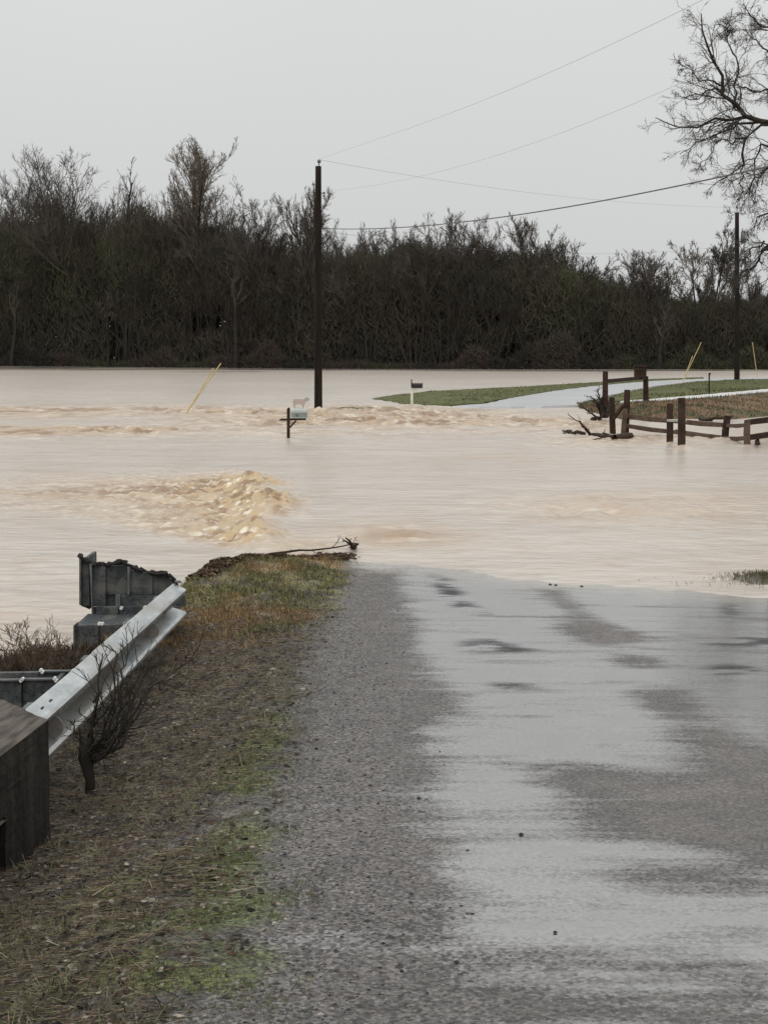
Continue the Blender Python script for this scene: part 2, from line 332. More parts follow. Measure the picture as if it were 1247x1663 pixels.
def ground_mat():
    m = bpy.data.materials.new('road_and_verge'); m.use_nodes = True; nt = m.node_tree; b = nt.nodes['Principled BSDF']; L = nt.links.new
    tc = N(nt, 'ShaderNodeTexCoord')
    col = N(nt, 'ShaderNodeAttribute'); col.attribute_name = 'col'
    wet = N(nt, 'ShaderNodeAttribute'); wet.attribute_name = 'wet'
    # aggregate: voronoi stones in two sizes
    v = N(nt, 'ShaderNodeTexVoronoi', Scale=75); v2 = N(nt, 'ShaderNodeTexVoronoi', Scale=32)
    n = N(nt, 'ShaderNodeTexNoise', Scale=60, Detail=5, Roughness=.7); nl = N(nt, 'ShaderNodeTexNoise', Scale=5, Detail=5)
    for q in (v, v2, n, nl): L(tc.outputs['Object'], q.inputs['Vector'])
    bw = N(nt, 'ShaderNodeRGBToBW'); L(v.outputs['Color'], bw.inputs[0])
    def MR(a, b_, c, d, src):
        q = N(nt, 'ShaderNodeMapRange'); q.inputs['From Min'].default_value = a; q.inputs['From Max'].default_value = b_
        q.inputs['To Min'].default_value = c; q.inputs['To Max'].default_value = d; L(src, q.inputs['Value']); return q.outputs[0]
    def MT(op, a, b_):
        q = N(nt, 'ShaderNodeMath'); q.operation = op
        for i, s in enumerate((a, b_)):
            if isinstance(s, (int, float)): q.inputs[i].default_value = s
            else: L(s, q.inputs[i])
        return q.outputs[0]
    s1 = MR(.15, .85, .35, 1.75, bw.outputs[0]); s2 = MR(.3, .7, .35, 1.7, n.outputs['Fac']); s3 = MR(.3, .7, .85, 1.15, nl.outputs['Fac'])
    ga = N(nt, 'ShaderNodeAttribute'); ga.attribute_name = 'grain'
    k0 = MT('MULTIPLY', s1, s2)
    k0 = MT('ADD', MT('MULTIPLY', MT('SUBTRACT', k0, 1.05), ga.outputs['Fac']), 1.05)
    k = MT('MULTIPLY', k0, s3)
    # wetness edges broken by noise drawn out across the road
    mp = N(nt, 'ShaderNodeMapping'); mp.inputs['Scale'].default_value = (.75, 1.9, 1); L(tc.outputs['Object'], mp.inputs[0])
    ne = N(nt, 'ShaderNodeTexNoise', Scale=2.2, Detail=8, Roughness=.62); L(mp.outputs[0], ne.inputs['Vector'])
    nf = MR(.25, .75, -.46, .46, ne.outputs['Fac'])
    mps = N(nt, 'ShaderNodeMapping'); mps.inputs['Scale'].default_value = (.45, 4.5, 1); L(tc.outputs['Object'], mps.inputs[0])
    nst = N(nt, 'ShaderNodeTexNoise', Scale=2.2, Detail=5, Roughness=.6); L(mps.outputs[0], nst.inputs['Vector'])
    wa = MT('ADD', wet.outputs['Fac'], MT('ADD', MT('MULTIPLY', nf, .8), MR(.3, .7, -.22, .22, nst.outputs['Fac'])))
    gr = MR(.0, 1, -.14, .14, bw.outputs[0])
    wa = MT('ADD', wa, gr)
    w = MR(.20, .80, 0, 1, wa)
    dark = MR(0, 1, 1.0, .62, w)
    kk = MT('MULTIPLY', k, dark)
    s = N(nt, 'ShaderNodeVectorMath'); s.operation = 'SCALE'; L(col.outputs['Color'], s.inputs[0]); L(kk, s.inputs['Scale'])
    L(s.outputs[0], b.inputs['Base Color'])
    b.inputs['Roughness'].default_value = .75; b.inputs['Specular IOR Level'].default_value = .5
    L(w, b.inputs['Coat Weight']); b.inputs['Coat IOR'].default_value = 3.6
    b.inputs['Coat Roughness'].default_value = .07
    h = MT('ADD', MT('MULTIPLY', v.outputs['Distance'], -1.0), MT('MULTIPLY', n.outputs['Fac'], 1.2))
    h = MT('ADD', h, MT('MULTIPLY', v2.outputs['Distance'], -1.1))
    dry = MR(0, 1, 1, .12, w)
    bp = N(nt, 'ShaderNodeBump', Distance=.012); L(h, bp.inputs['Height']); L(dry, bp.inputs['Strength']); L(bp.outputs[0], b.inputs['Normal'])
    mp3 = N(nt, 'ShaderNodeMapping'); mp3.inputs['Scale'].default_value = (1, 3.5, 1); L(tc.outputs['Object'], mp3.inputs[0])
    nr = N(nt, 'ShaderNodeTexNoise', Scale=3.5, Detail=5, Roughness=.6); L(mp3.outputs[0], nr.inputs['Vector'])
    up = N(nt, 'ShaderNodeCombineXYZ', Z=1.0); cb = N(nt, 'ShaderNodeBump', Strength=.12, Distance=.02); L(up.outputs[0], cb.inputs['Normal']); L(nr.outputs['Fac'], cb.inputs['Height']); L(cb.outputs[0], b.inputs['Coat Normal'])
    return m
M['ground'] = ground_mat()

# ------------------------------------------------------------------ near ground: road and verge, one sheet
ZR_Y = [-60, 2, 4, 6, 8, 10, 12, 14, 16, 18.8, 21, 24, 30]
ZR_Z = [1.3, .86, .74, .61, .49, .36, .25, .155, .085, 0, -.07, -.16, -.3]
def zroad(x, y):
    return np.interp(y, ZR_Y, ZR_Z)-np.clip(x+.4, 0, 6)*.022*sstep(9, 17, y)
ZB_Y = [-60, 3, 5, 7, 8, 10, 14, 16.5, 17.6, 18.6, 20, 22]
ZB_Z = [.7, .42, .30, .16, .11, .09, .10, .10, .10, .03, -.15, -.3]
def zbank(y): return np.interp(y, ZB_Y, ZB_Z)
def zground(x, y):
    z = zroad(x, y)
    t = sstep(-.55, -1.65, x)
    zl = zbank(y)
    z = z*(1-t)+np.minimum(zl, z+.12*sstep(13, 16, y)*sstep(20, 18, y))*t
    shore = np.interp(y, [0, 9.3, 10, 12.0, 12.7, 14.3, 15.5, 16.5, 18.0, 19.0, 20, 22], [-2.35, -2.5, -3.2, -3.3, -2.35, -2.1, -1.95, -2.0, -1.75, -1.25, -.6, 0])
    z = z-np.clip(shore-x, 0, 4)*.9
    # right-hand shoulder
    z = z-sstep(3.75, 5.2, x)*.05*sstep(10, 14, y)+.10*np.exp(-(((x-4.3)/.55)**2+((y-17.4)/.7)**2))
    z = z-np.clip(x-7, 0, 50)*.02+.022*(fbm(x*1.1, y*1.1, 95, 4)-.5)*sstep(14, 17, y)+.022*(fbm(x*3.5, y*2.5, 98, 4)-.5)*sstep(15.5, 17, y)
    z = z+.05*sstep(-.5, -.8, x)*(fbm(x*2.2, y*2.2, 3)-.5)*2*.6
    mound = np.exp(-(((x+1.15)/.9)**2+((y-17.3)/1.6)**2))
    z = z+sstep(-.45, -.9, x)*sstep(-3, -2.2, x)*(.075*(fbm(x*6.5, y*6.5, 96, 3)-.5)+.035*(fbm(x*17, y*17, 97, 2)-.5))
    return z+mound*.07*sstep(-.3, -.8, x)

xs = np.concatenate([np.linspace(-14, -3.6, 14), np.arange(-3.5, 5.2, .035), np.linspace(5.25, 40, 45)])
ys = np.concatenate([np.linspace(-60, 2.9, 50), np.arange(3, 21, .035), np.linspace(21.1, 30, 30)])
X, Y = np.meshgrid(xs, ys)
Z = zground(X, Y)+.006*(fbm(X*9, Y*9, 5)-.5)*sstep(-.3, -.6, X)*2

def g2(px, py):
    """ground point for a place measured in the photograph (few fixed-point steps)"""
    z = .3
    for _ in range(25):
        p = gnd(px, py, z); z = .5*z+.5*float(zground(np.array([p[0]]), np.array([p[1]]))[0])
    return (p[0], p[1])
def G(lst): return [g2(*p) for p in lst]

dry_polys = [
 [(300, 905), (640, 908), (652, 950), (662, 1000), (672, 1050), (700, 1100), (748, 1130), (738, 1160), (690, 1185), (682, 1215), (725, 1250), (700, 1285), (692, 1310), (712, 1345), (722, 1385), (716, 1425), (728, 1475), (732, 1520), (728, 1560), (735, 1660), (735, 1900), (-500, 1900), (-500, 1300)],
 [(818, 922), (868, 924), (905, 955), (962, 1003), (1030, 1026), (1062, 1042), (965, 1050), (908, 1024), (905, 1008), (935, 1003), (882, 962)],
 [(1000, 1060), (1060, 1066), (1072, 1088), (1010, 1084)],
 [(1015, 1122), (1110, 1114), (1138, 1146), (1175, 1172), (1090, 1172), (1048, 1152)],
 [(1070, 1178), (1180, 1178), (1260, 1228), (1400, 1300), (1400, 1400), (1247, 1398), (1110, 1368), (925, 1352), (950, 1315), (895, 1288), (875, 1252), (930, 1238), (980, 1245), (1050, 1268), (1112, 1252), (1122, 1220)],
 [(975, 1422), (1100, 1402), (1400, 1402), (1400, 1440), (1050, 1448), (990, 1442)],
 [(720, 1528), (850, 1534), (1000, 1550), (1300, 1580), (1400, 1590), (1400, 1610), (1247, 1600), (1000, 1580), (800, 1562), (720, 1560)],
 [(700, 1600), (900, 1592), (1250, 1625), (1500, 1650), (1500, 2200), (600, 2200)],
 [(1165, 948), (1260, 950), (1300, 985), (1235, 978)],
]
wet = np.ones_like(X)
for i, pl in enumerate(dry_polys):
    d = inpoly(X, Y, G(pl)).astype(float)
    wet = np.minimum(wet, 1-d*(.62 if i in (7,) else (.75 if i in (5, 6) else 1)))
def blur(a, n):
    for _ in range(n):
        a = a.copy(); a[1:-1] = (a[:-2]+2*a[1:-1]+a[2:])/4; a[:, 1:-1] = (a[:, :-2]+2*a[:, 1:-1]+a[:, 2:])/4
    return a
wet = blur(wet, 20)
offroad = sstep(-.30, -.55, X+.12*(fbm(X*3, Y*1.5, 9)-.5))
wet = np.clip(wet-.05, 0, .95)*(1-offroad)
# streaky film: parts of the wet lane that are only damp
damp = sstep(.55, .72, fbm(X*.9, Y*2.6, 21, 5))*sstep(20, 16, Y)*sstep(6, 8, Y)
wet = wet-.42*damp*sstep(-.1, .8, X)*(wet > .5)
wet = wet-.16*sstep(.4, .65, fbm(X*.7+3, Y*1.7, 22, 4))*(wet > .3)
wet = np.where(Y < 3, .4, wet)

def C(*c): return np.array(c, float)
def lerp(a, b, t): return a*(1-t[..., None])+b*t[..., None]
n1 = fbm(X*1.6, Y*1.6, 31); n2 = fbm(X*5, Y*5, 32); n3 = fbm(X*3, Y*3, 33); n4 = fbm(X*9, Y*9, 34)
col = np.zeros(X.shape+(3,))+C(.118, .109, .103)
col = lerp(col, C(.145, .132, .125), sstep(.45, .7, n1))
dark_refl = np.zeros_like(X)  # dark reflections in the wet lane, painted into the road colour
for pl in ([(690, 916), (722, 914), (735, 945), (775, 983), (812, 1002), (750, 998), (706, 965)], [(1168, 978), (1196, 976), (1196, 1000), (1180, 1018)], [(1130, 1036), (1247, 1034), (1290, 1046), (1200, 1052), (1140, 1046)], [(1145, 1082), (1200, 1078), (1250, 1090), (1170, 1098)],
           [(740, 1040), (800, 1036), (870, 1056), (800, 1062), (750, 1058)], [(780, 1112), (860, 1108), (850, 1122), (790, 1122)]):
    dark_refl = np.maximum(dark_refl, inpoly(X, Y, G(pl)).astype(float))
dark_refl = blur(dark_refl, 8)*sstep(.34, .56, fbm(X*2.6, Y*4.2, 66, 5))
wet = wet-.75*dark_refl
col = lerp(col, C(.11, .10, .095), sstep(1.1, -.3, X)*.6)       # older, darker patching at the edge of the road
col = lerp(col, C(.022, .023, .025), dark_refl)
grav = sstep(-.30, -.62, X+.25*(n3-.5))
col = lerp(col, lerp(np.zeros(X.shape+(3,))+C(.048, .043, .039), C(.112, .102, .093), sstep(.4, .65, n4)), grav)
lit = sstep(-.55, -.95, X+.45*(n1-.5)+.0*Y)
litc = lerp(np.zeros(X.shape+(3,))+C(.042, .032, .024), C(.095, .078, .058), sstep(.4, .65, n2))
litc = lerp(litc, C(.022, .018, .015), sstep(.5, .7, n4))
col = lerp(col, litc, lit)
def blob(px, py, rx, ry, st=1.0):
    c = g2(px, py)
    return st*np.exp(-(((X-c[0])/rx)**2+((Y-c[1])/ry)**2))
sh_ = sstep(.050, .0, Z)*sstep(14, 16, Y)*(1-offroad)
wet = np.maximum(wet, sh_)
col = lerp(col, C(.33, .275, .215), sh_*.85)
moss = blob(130, 1470, .42, .30, 1.2)+blob(370, 1480, .24, .75, 1.0)+blob(400, 1380, .16, .5, .9)+blob(430, 1200, .17, 1.3, .95)+blob(100, 1610, .35, .14, 1.0)+blob(350, 1570, .35, .22, 1.0)+blob(395, 1260, .17, .8, .8)+blob(250, 1500, .5, .25, .6)
moss = sstep(.35, .85, moss*(.15+1.1*n2+.5*(n4-.5)))
col = lerp(col, lerp(np.zeros(X.shape+(3,))+C(.070, .092, .016), C(.12, .13, .035), sstep(.4, .6, n1)), np.clip(moss, 0, 1)*.75)
# mound at the end of the verge: green and straw grass
mz = sstep(13.2, 14.6, Y+1.2*(n1-.5))*sstep(-.28, -.55, X+.3*(n3-.5))
gr = lerp(np.zeros(X.shape+(3,))+C(.15, .135, .060), C(.050, .040, .028), sstep(.42, .62, n2))
gr = lerp(gr, C(.22, .145, .070), sstep(.45, .65, fbm(X*1.5, Y*1.0, 77)))
col = lerp(col, gr, mz)
br_ = np.exp(-((Y-12.6-.6*(n1-.5))/1.5)**2)*sstep(-.7, -1.1, X+.3*(n3-.5))
col = lerp(col, lerp(np.zeros(X.shape+(3,))+C(.085, .048, .032), C(.035, .024, .018), sstep(.4, .6, n2)), br_*.8)
rs = sstep(3.7, 4.2, X+.3*(n3-.5))*sstep(13, 16, Y)
col = lerp(col, lerp(np.zeros(X.shape+(3,))+C(.10, .075, .04), C(.06, .05, .03), sstep(.4, .6, n2)), rs)
COLG = col
mesh_np('ground', np.stack([X, Y, Z], -1), grid_faces(len(ys), len(xs)), M['ground'], smooth=True,
        attrs={'col': col.reshape(-1, 3), 'wet': wet.ravel(), 'grain': (.50+.55*sstep(.9, -.4, X+.6*(n1-.5))).ravel()})
tag(bpy.data.objects['ground'], 'narrow wet asphalt road with gravel and leaf litter verge running into flood water', kind='structure')
# the drowned land under and beyond the water
Xb, Yb = np.meshgrid(np.linspace(-900, 900, 60), np.linspace(-400, 1600, 60))
Zb = -2.2+0*Xb
Zb += sstep(240, 420, Yb)*2.9
mesh_np('terrain', np.stack([Xb, Yb, Zb], -1), grid_faces(60, 60), mat_noise('far_field', (.05, .045, .03), (.09, .08, .05), .05, .95, 0), smooth=True)
tag(bpy.data.objects['terrain'], 'low brown ground under and beyond the flood', kind='structure')

# ------------------------------------------------------------------ flood water
CAM_W = []   # objects standing in the water: (x, y, radius, height)
def wk(px, py, r=.3, h=.10): p = gnd(px, py); CAM_W.append((p[0], p[1], r, h))
wk(519, 673, .55, .22); wk(466, 714, .40, .10); wk(669, 659, .3, .05); wk(1088, 723, .3, .08); wk(1107, 729, .32, .10); wk(1213, 724, .25, .05); wk(303, 671, .3, .06); wk(1004, 708, .5, .06); wk(1178, 714, .3, .05)
EDGE_Y = [17, 19.5, 21, 23.5, 26, 29, 33, 38]; EDGE_X = [-1.1, -1.3, -1.45, -1.65, -1.85, -2.3, -2.9, -4]
def turb(x, y):
    e = np.interp(y, EDGE_Y, EDGE_X)
    d = e-x
    fan = sstep(-.75, .45, d+1.3*(fbm(x*1.4, y*.9, 55)-.5))*np.exp(-np.clip(d, 0, 50)/2.0)*sstep(18.3, 20.0, y-1.5*np.clip(d, 0, 3.5))*sstep(34, 29, y)
    tail = sstep(0, 1, d)*np.exp(-((y-27.5)/2.4)**2)*np.exp(-np.clip(d, 0, 60)/9)*.6
    b1 = np.exp(-((y-64)/6.0)**2)*sstep(8, -1, x)*.75
    b2 = np.exp(-((y-48)/3.2)**2)*sstep(-5, -7.5, x)*.8
    b3 = np.exp(-((y-53)/6)**2)*sstep(-8, -3, x)*sstep(9, 5, x)*.75
    b4 = np.exp(-((y-43)/3)**2)*sstep(3, 6, x)*.5
    b5 = np.exp(-((y-24.5-.0*x)/2.0)**2)*np.exp(-((x-3.5)/1.8)**2)*.55+np.exp(-((y-21)/1.0)**2)*np.exp(-((x-.2)/.8)**2)*.5
    p = .6+2.3*(fbm(x*.25, y*.22, 61, 4)-.28)
    return fan, np.clip((tail+b1+b2+b3+b4+b5)*p*1.15, 0, 1)
def wgrid(xs, ys):
    X, Y = np.meshgrid(xs, ys)
    fan, tb = turb(X, Y)
    e = np.interp(Y, EDGE_Y, EDGE_X)
    z = .0*X
    # general ripples, growing with distance as seen by their spacing
    far = sstep(15, 90, Y)
    patch = .45+1.1*sstep(.38, .66, fbm(X*.12+5, Y*.10, 62, 3))
    z += (.004+.010*far)*patch*(fbm(X*.8, Y*1.3, 11, 5)-.5)*2*sstep(240, 120, Y)
    z += .003*patch*(fbm(X*4, Y*6, 12, 3)-.5)
    z += .020*sstep(-1.8, -2.8, X)*sstep(22, 17, Y)*(fbm(X*2.0, Y*4.0, 27, 4)-.5)*2
    chop = 1-np.abs(2*fbm(X*.95, Y*1.2, 13, 3)-1)
    z += tb*.19*(chop-.75)+tb*.17*(fbm(X*2.6, Y*3.0, 14, 4)-.5)*2
    # water spilling off the left edge of the drowned road
    step = sstep(.9, -.4, e-X)*sstep(17.5, 20, Y)*sstep(37, 30, Y)
    z += .06*step
    rid = 1-np.abs(2*fbm(X*3.0+3, Y*2.4, 15, 3)-1); lump = fbm(X*7.5, Y*6.5, 16, 4)
    z += fan*(.08*(rid-.72)+.11*(lump-.5)*2+.07*(fbm(X*13, Y*9, 17, 3)-.5)*2)+.12*np.exp(-((e-X-.15)/.40)**2)*np.clip(fan*1.5, 0, 1)*(.2+1.2*vnoise(X*2.2, Y*1.5, 70))
    foam = np.clip(fan*1.3, 0, 1)*sstep(.61, .70, fbm(X*6.5+7, Y*7.0, 18, 4))*sstep(-.2, .4, e-X)*.85
    foam = np.maximum(foam, sstep(.58, .70, fbm(X*2.4, Y*2.6, 19, 4))*np.clip(tb*.45, 0, 1))
    mud = np.clip(fan*1.2*(.75+.5*(1-lump))+tb*.95+.45*sstep(.50, .68, fbm(X*.16+9, Y*.11, 75, 4))*sstep(75, 50, Y), 0, 1)
    silt = fan*(.12+sstep(.46, .38, fbm(X*4.5, Y*3.2, 74, 4))*1.0)+np.exp(-((Y-27.5)/3.0)**2)*sstep(0, 1, e-X)*np.exp(-np.clip(e-X, 0, 60)/6)*sstep(.47, .38, fbm(X*2.0, Y*2.6, 73, 4))*.9+tb*sstep(.47, .38, fbm(X*1.1, Y*1.0, 71, 4))*.9+tb*.22
    rough = np.clip(.75+.5*(patch-.6)+tb*1.2+fan, .34, 1.7)*(.12+.88*sstep(192, 140, Y+60*(fbm(X*.03, Y*.09, 72, 3)-.5)))
    for (cx, cy, r, h) in CAM_W:
        q = np.exp(-(((X-cx)/r)**2+((Y-cy+.1)/(r*.8))**2)); z += h*q*(.6+.8*fbm(X*6, Y*6, 23, 2)); mud = np.maximum(mud, q*.7)
        qt = np.exp(-((Y-cy)/(r*1.0))**2)*sstep(.3, -.1, X-cx)*np.exp(np.clip(X-cx, -30, 0)/2.5); z += h*.5*qt*(fbm(X*3, Y*5, 24, 3)-.5)*2; mud = np.maximum(mud, qt*.5)
    calm = sstep(21.5, 19.0, Y)*sstep(-1.6, -.9, X)+sstep(3, 1.5, X+3.3)*sstep(17, 14, Y)*.2
    z = z*(1-.75*np.clip(calm, 0, 1))
    return X, Y, z, foam, mud, np.clip(silt, 0, 1), rough, np.clip(fan*1.3, 0, 1)
xa = np.concatenate([np.arange(-10, 3, .042), np.arange(3, 12, .06)])
xw = np.concatenate([-np.geomspace(700, 10.1, 110), xa, np.geomspace(12.1, 700, 105)])
yw = np.concatenate([np.linspace(-60, 7, 12), np.geomspace(7.2, 18, 200), np.arange(18.04, 34, .045), np.geomspace(34.1, 215, 720), np.geomspace(216, 700, 30)])
Xw, Yw, Zw, Fo, Mu, Si, Ro, Am = wgrid(xw, yw)
mesh_np('flood_water', np.stack([Xw, Yw, Zw], -1), grid_faces(len(yw), len(xw)), M['water'], smooth=True, attrs={'foam': Fo.ravel(), 'mud': Mu.ravel(), 'silt': Si.ravel(), 'rough': Ro.ravel(), 'amber': Am.ravel()})
tag(bpy.data.objects['flood_water'], 'pale brown muddy flood water flowing over the road and fields', kind='structure')

# ------------------------------------------------------------------ scattered leaves, stones, blades (stuff)
def zg(x, y): return zground(x, y)
def scatter(name, T, TF, P, rz, tilt, S, cols, mat, label, nonuni=None):
    """copies of a small template, joined: T (k,3), P (n,3)"""
    n = len(P); k = len(T)
    V = np.repeat(T[None], n, 0).astype(float)
    if nonuni is not None: V = V*nonuni[:, None, :]
    V = V*S[:, None, None]
    if tilt is not None:
        ct, st = np.cos(tilt)[:, None], np.sin(tilt)[:, None]
        y, z = V[..., 1].copy(), V[..., 2].copy(); V[..., 1] = y*ct-z*st; V[..., 2] = y*st+z*ct
    c, s = np.cos(rz)[:, None], np.sin(rz)[:, None]
    x, y = V[..., 0].copy(), V[..., 1].copy(); V[..., 0] = x*c-y*s; V[..., 1] = x*s+y*c
    V += P[:, None, :]
    Fc = (TF[None]+(np.arange(n)*k)[:, None, None]).reshape(-1, TF.shape[1])
    return tag(mesh_np(name, V.reshape(-1, 3), Fc, mat, attrs={'col': np.repeat(cols, k, 0)}), label, kind='stuff')
def pick(n, pal):
    pal = np.array(pal); c = pal[rng.integers(0, len(pal), n)]; return c*rng.uniform(.5, 1.3, (n, 1))
def place(n, x0, x1, y0, y1, dens=None, bias=1.0):
    x = rng.uniform(x0, x1, n); y = y0+(y1-y0)*rng.uniform(0, 1, n)**bias
    if dens is not None:
        k = rng.uniform(0, 1, n) < dens(x, y); x, y = x[k], y[k]
    return x, y
# fallen leaves and scraps
def dl(x, y): return np.clip(sstep(-.35, -1.0, x+.5*(fbm(x*1.6, y*1.6, 31)-.5))*(.35+fbm(x*2, y*2, 41)), 0, 1)*sstep(15.5, 13, y)
x, y = place(30000, -2.3, -.3, 3.6, 16, dl, 1.5)
LT = np.array([(-.5, 0, 0), (-.2, .25, .12), (.25, .2, .05), (.5, 0, .15), (.2, -.25, .1), (-.25, -.2, .02)]); LF = np.array([(0, 1, 5), (1, 2, 4), (2, 3, 4), (1, 4, 5)])
n = len(x)
scatter('leaf_litter', LT, LF, np.stack([x, y, zg(x, y)+.004], 1), rng.uniform(0, 6.28, n), rng.normal(0, .35, n), rng.uniform(.012, .042, n),
        pick(n, [(.050, .032, .023), (.070, .050, .035), (.026, .019, .015), (.11, .09, .068), (.060, .034, .026), (.22, .19, .155), (.014, .012, .010), (.065, .056, .049), (.020, .016, .013)]), M['litter'], 'brown fallen leaves and scraps strewn over the verge')
# stones
def octa():
    T = []
    T = [(0, 0, .5), (.55, 0, 0), (.2, .5, .05), (-.45, .3, 0), (-.4, -.35, .05), (.2, -.5, -.02), (0, 0, -.4)]
    Fc = [(0, i, i % 5+1) for i in range(1, 6)]+[(6, i % 5+1, i) for i in range(1, 6)]
    return np.array(T), np.array(Fc)
ST, SF = octa()
def dst(x, y): return np.clip(sstep(.35, -.5, x+.4*(fbm(x*3, y*3, 44)-.5))*.9-.35*sstep(-.9, -1.3, x), 0, 1)*sstep(18, 14, y)
x, y = place(46000, -2.1, .45, 3.6, 17.5, dst, 1.6); n = len(x)
scatter('gravel', ST, SF, np.stack([x, y, zg(x, y)], 1), rng.uniform(0, 6.28, n), None, rng.lognormal(-4.75, .42, n),
        pick(n, [(.09, .080, .072), (.15, .135, .122), (.05, .045, .042), (.21, .19, .17), (.035, .031, .028), (.10, .08, .066)]), M['litter'], 'loose grey brown gravel along the edge of the road',
        nonuni=rng.uniform(.7, 1.2, (n, 3))*np.array([1, 1, .7]))
# twigs and straw
x, y = place(1000, -2.2, -.25, 3.6, 16, dl, 1.5); n = len(x)
TT = np.array([(-.5, 0, 0), (-.5, .012, .012), (.5, .01, .02), (.5, 0, 0)]); TF = np.array([(0, 1, 2), (0, 2, 3)])
scatter('straw', TT, TF, np.stack([x, y, zg(x, y)+.012], 1), rng.uniform(0, 6.28, n), rng.normal(0, .2, n), rng.uniform(.05, .20, n),
        pick(n, [(.17, .14, .10), (.08, .06, .045), (.26, .23, .17), (.03, .024, .02)]), M['litter'], 'thin straw and broken twigs lying among the leaves')
x, y = place(80000, -2.2, -.35, 3.6, 15, dl, 1.4); n = len(x)
ang_ = rng.normal(.25, .55, n)
scatter('dead_grass_mat', TT, TF, np.stack([x, y, zg(x, y)+.006+rng.uniform(0, .01, n)], 1), ang_, rng.normal(0, .3, n), rng.uniform(.018, .075, n),
        pick(n, [(.15, .12, .078), (.085, .062, .043), (.26, .215, .15), (.03, .023, .017), (.14, .13, .062), (.11, .068, .045)]), M['litter'], 'flattened dead grass matted over the verge')
# tufts of longer straw standing in the verge
tc_ = np.array([(rng.uniform(-2.0, -.6), 3.8+10*rng.uniform()**1.3) for _ in range(230)]); ti = rng.integers(0, len(tc_), 5000)
x = tc_[ti, 0]+rng.normal(0, .035, ti.size); y = tc_[ti, 1]+rng.normal(0, .035, ti.size); n = len(x)
scatter('straw_tufts', np.array([(-.03, 0, 0), (.03, 0, 0), (.025, 1, 0), (-.01, 1, 0)]), TF, np.stack([x, y, zg(x, y)+.003], 1), rng.uniform(0, 6.28, n), rng.uniform(.1, 1.0, n), rng.uniform(.02, .075, n),
        pick(n, [(.12, .10, .062), (.075, .085, .035), (.18, .15, .10), (.055, .04, .026), (.10, .11, .045)]), M['litter'], 'loose tufts of straw and pale grass dotted over the verge', nonuni=np.stack([np.ones(n), np.ones(n), np.ones(n)], 1))
# low green growth in patches
BT = np.array([(-.06, 0, 0), (.06, 0, 0), (.03, .16, .6), (0, .4, 1.0)]); BF = np.array([(0, 1, 2), (0, 2, 3)])
mossC = [g2(*p)+(r, s) for p, r, s in (((130, 1470), .42, .30), ((370, 1480), .24, .75), ((400, 1380), .16, .5), ((430, 1200), .17, 1.3), ((100, 1610), .35, .14), ((350, 1570), .35, .22), ((395, 1260), .17, .8), ((250, 1500), .5, .22))]
def dm(x, y):
    s = 0
    for cx, cy, a, b in mossC: s = s+np.exp(-(((x-cx)/a)**2+((y-cy)/b)**2))
    return np.clip(s*sstep(.36, .58, fbm(x*5, y*5, 32))*sstep(.33, .55, fbm(x*11, y*11, 36))*1.7+.07*sstep(-.5, -.9, x), 0, 1)
x, y = place(190000, -2, -.2, 3.6, 13, dm, 1.4); n = len(x)
scatter('moss', BT, BF, np.stack([x, y, zg(x, y)], 1), rng.uniform(0, 6.28, n), rng.normal(0, .95, n), rng.uniform(.007, .021, n),
        pick(n, [(.085, .12, .018), (.13, .16, .035), (.05, .07, .014), (.16, .16, .055), (.08, .065, .03)]), M['litter'], 'short bright green moss and clover in patches on the verge')
# mound grass
def dg(x, y): return np.clip(sstep(11.8, 15, y+2.4*(fbm(x*1.6, y*1.6, 31)-.5))*sstep(-.35, -.95, x+.6*(fbm(x*2.5, y*2.5, 33)-.5))*(.25+1.1*sstep(.4, .6, fbm(x*4, y*2.5, 35))), 0, 1)
x, y = place(75000, -2.3, -.3, 11.6, 19.6, dg); z = zg(x, y); k = z > -.06; x, y, z = x[k], y[k], z[k]; n = len(x)
cc = pick(n, [(.21, .20, .07), (.15, .165, .05), (.28, .23, .11), (.09, .08, .04), (.045, .035, .024)])
o_ = sstep(.45, .62, fbm(x*1.5, y*1.0, 77))[:, None]; cc = cc*(1-o_)+pick(n, [(.34, .22, .10), (.23, .15, .07), (.12, .075, .04)])*o_
scatter('mound_grass', BT, BF, np.stack([x, y, z], 1), rng.uniform(0, 6.28, n), rng.normal(0, .95, n), rng.uniform(.022, .060, n), cc, M['litter'], 'short green and straw coloured grass on the mound where the verge meets the water')
# dark debris line along the shore of the mound
t = rng.uniform(0, 1, 5200); shx = np.interp(t, [0, .3, .6, 1], [-1.95, -1.6, -1.1, -.45]); shy = np.interp(t, [0, .3, .6, 1], [16.6, 17.9, 18.7, 19.1])
x = shx+rng.normal(0, .06, t.size); y = shy+rng.normal(-.1, .14, t.size); n = len(x)
scatter('shore_debris', LT, LF, np.stack([x, y, np.maximum(zg(x, y), 0)+.015], 1), rng.uniform(0, 6.28, n), rng.normal(0, .8, n), rng.uniform(.03, .10, n),
        pick(n, [(.05, .032, .022), (.09, .06, .035), (.12, .07, .045), (.035, .028, .02)]), M['litter'], 'dark leaves and sticks washed up along the rim of the mound')
# right-hand shore tuft
x = rng.normal(4.35, .45, 3000); y = rng.normal(17.3, .35, 3000); z = zg(x, y); k = z > -.03; x, y, z = x[k], y[k], z[k]; n = len(x)
scatter('shoulder_grass', BT, BF, np.stack([x, y, z], 1), rng.uniform(0, 6.28, n), rng.normal(0, .5, n), rng.uniform(.02, .06, n), pick(n, [(.10, .085, .035), (.06, .05, .025), (.13, .11, .05)]), M['litter'], 'matted brown grass on the right shoulder by the water')
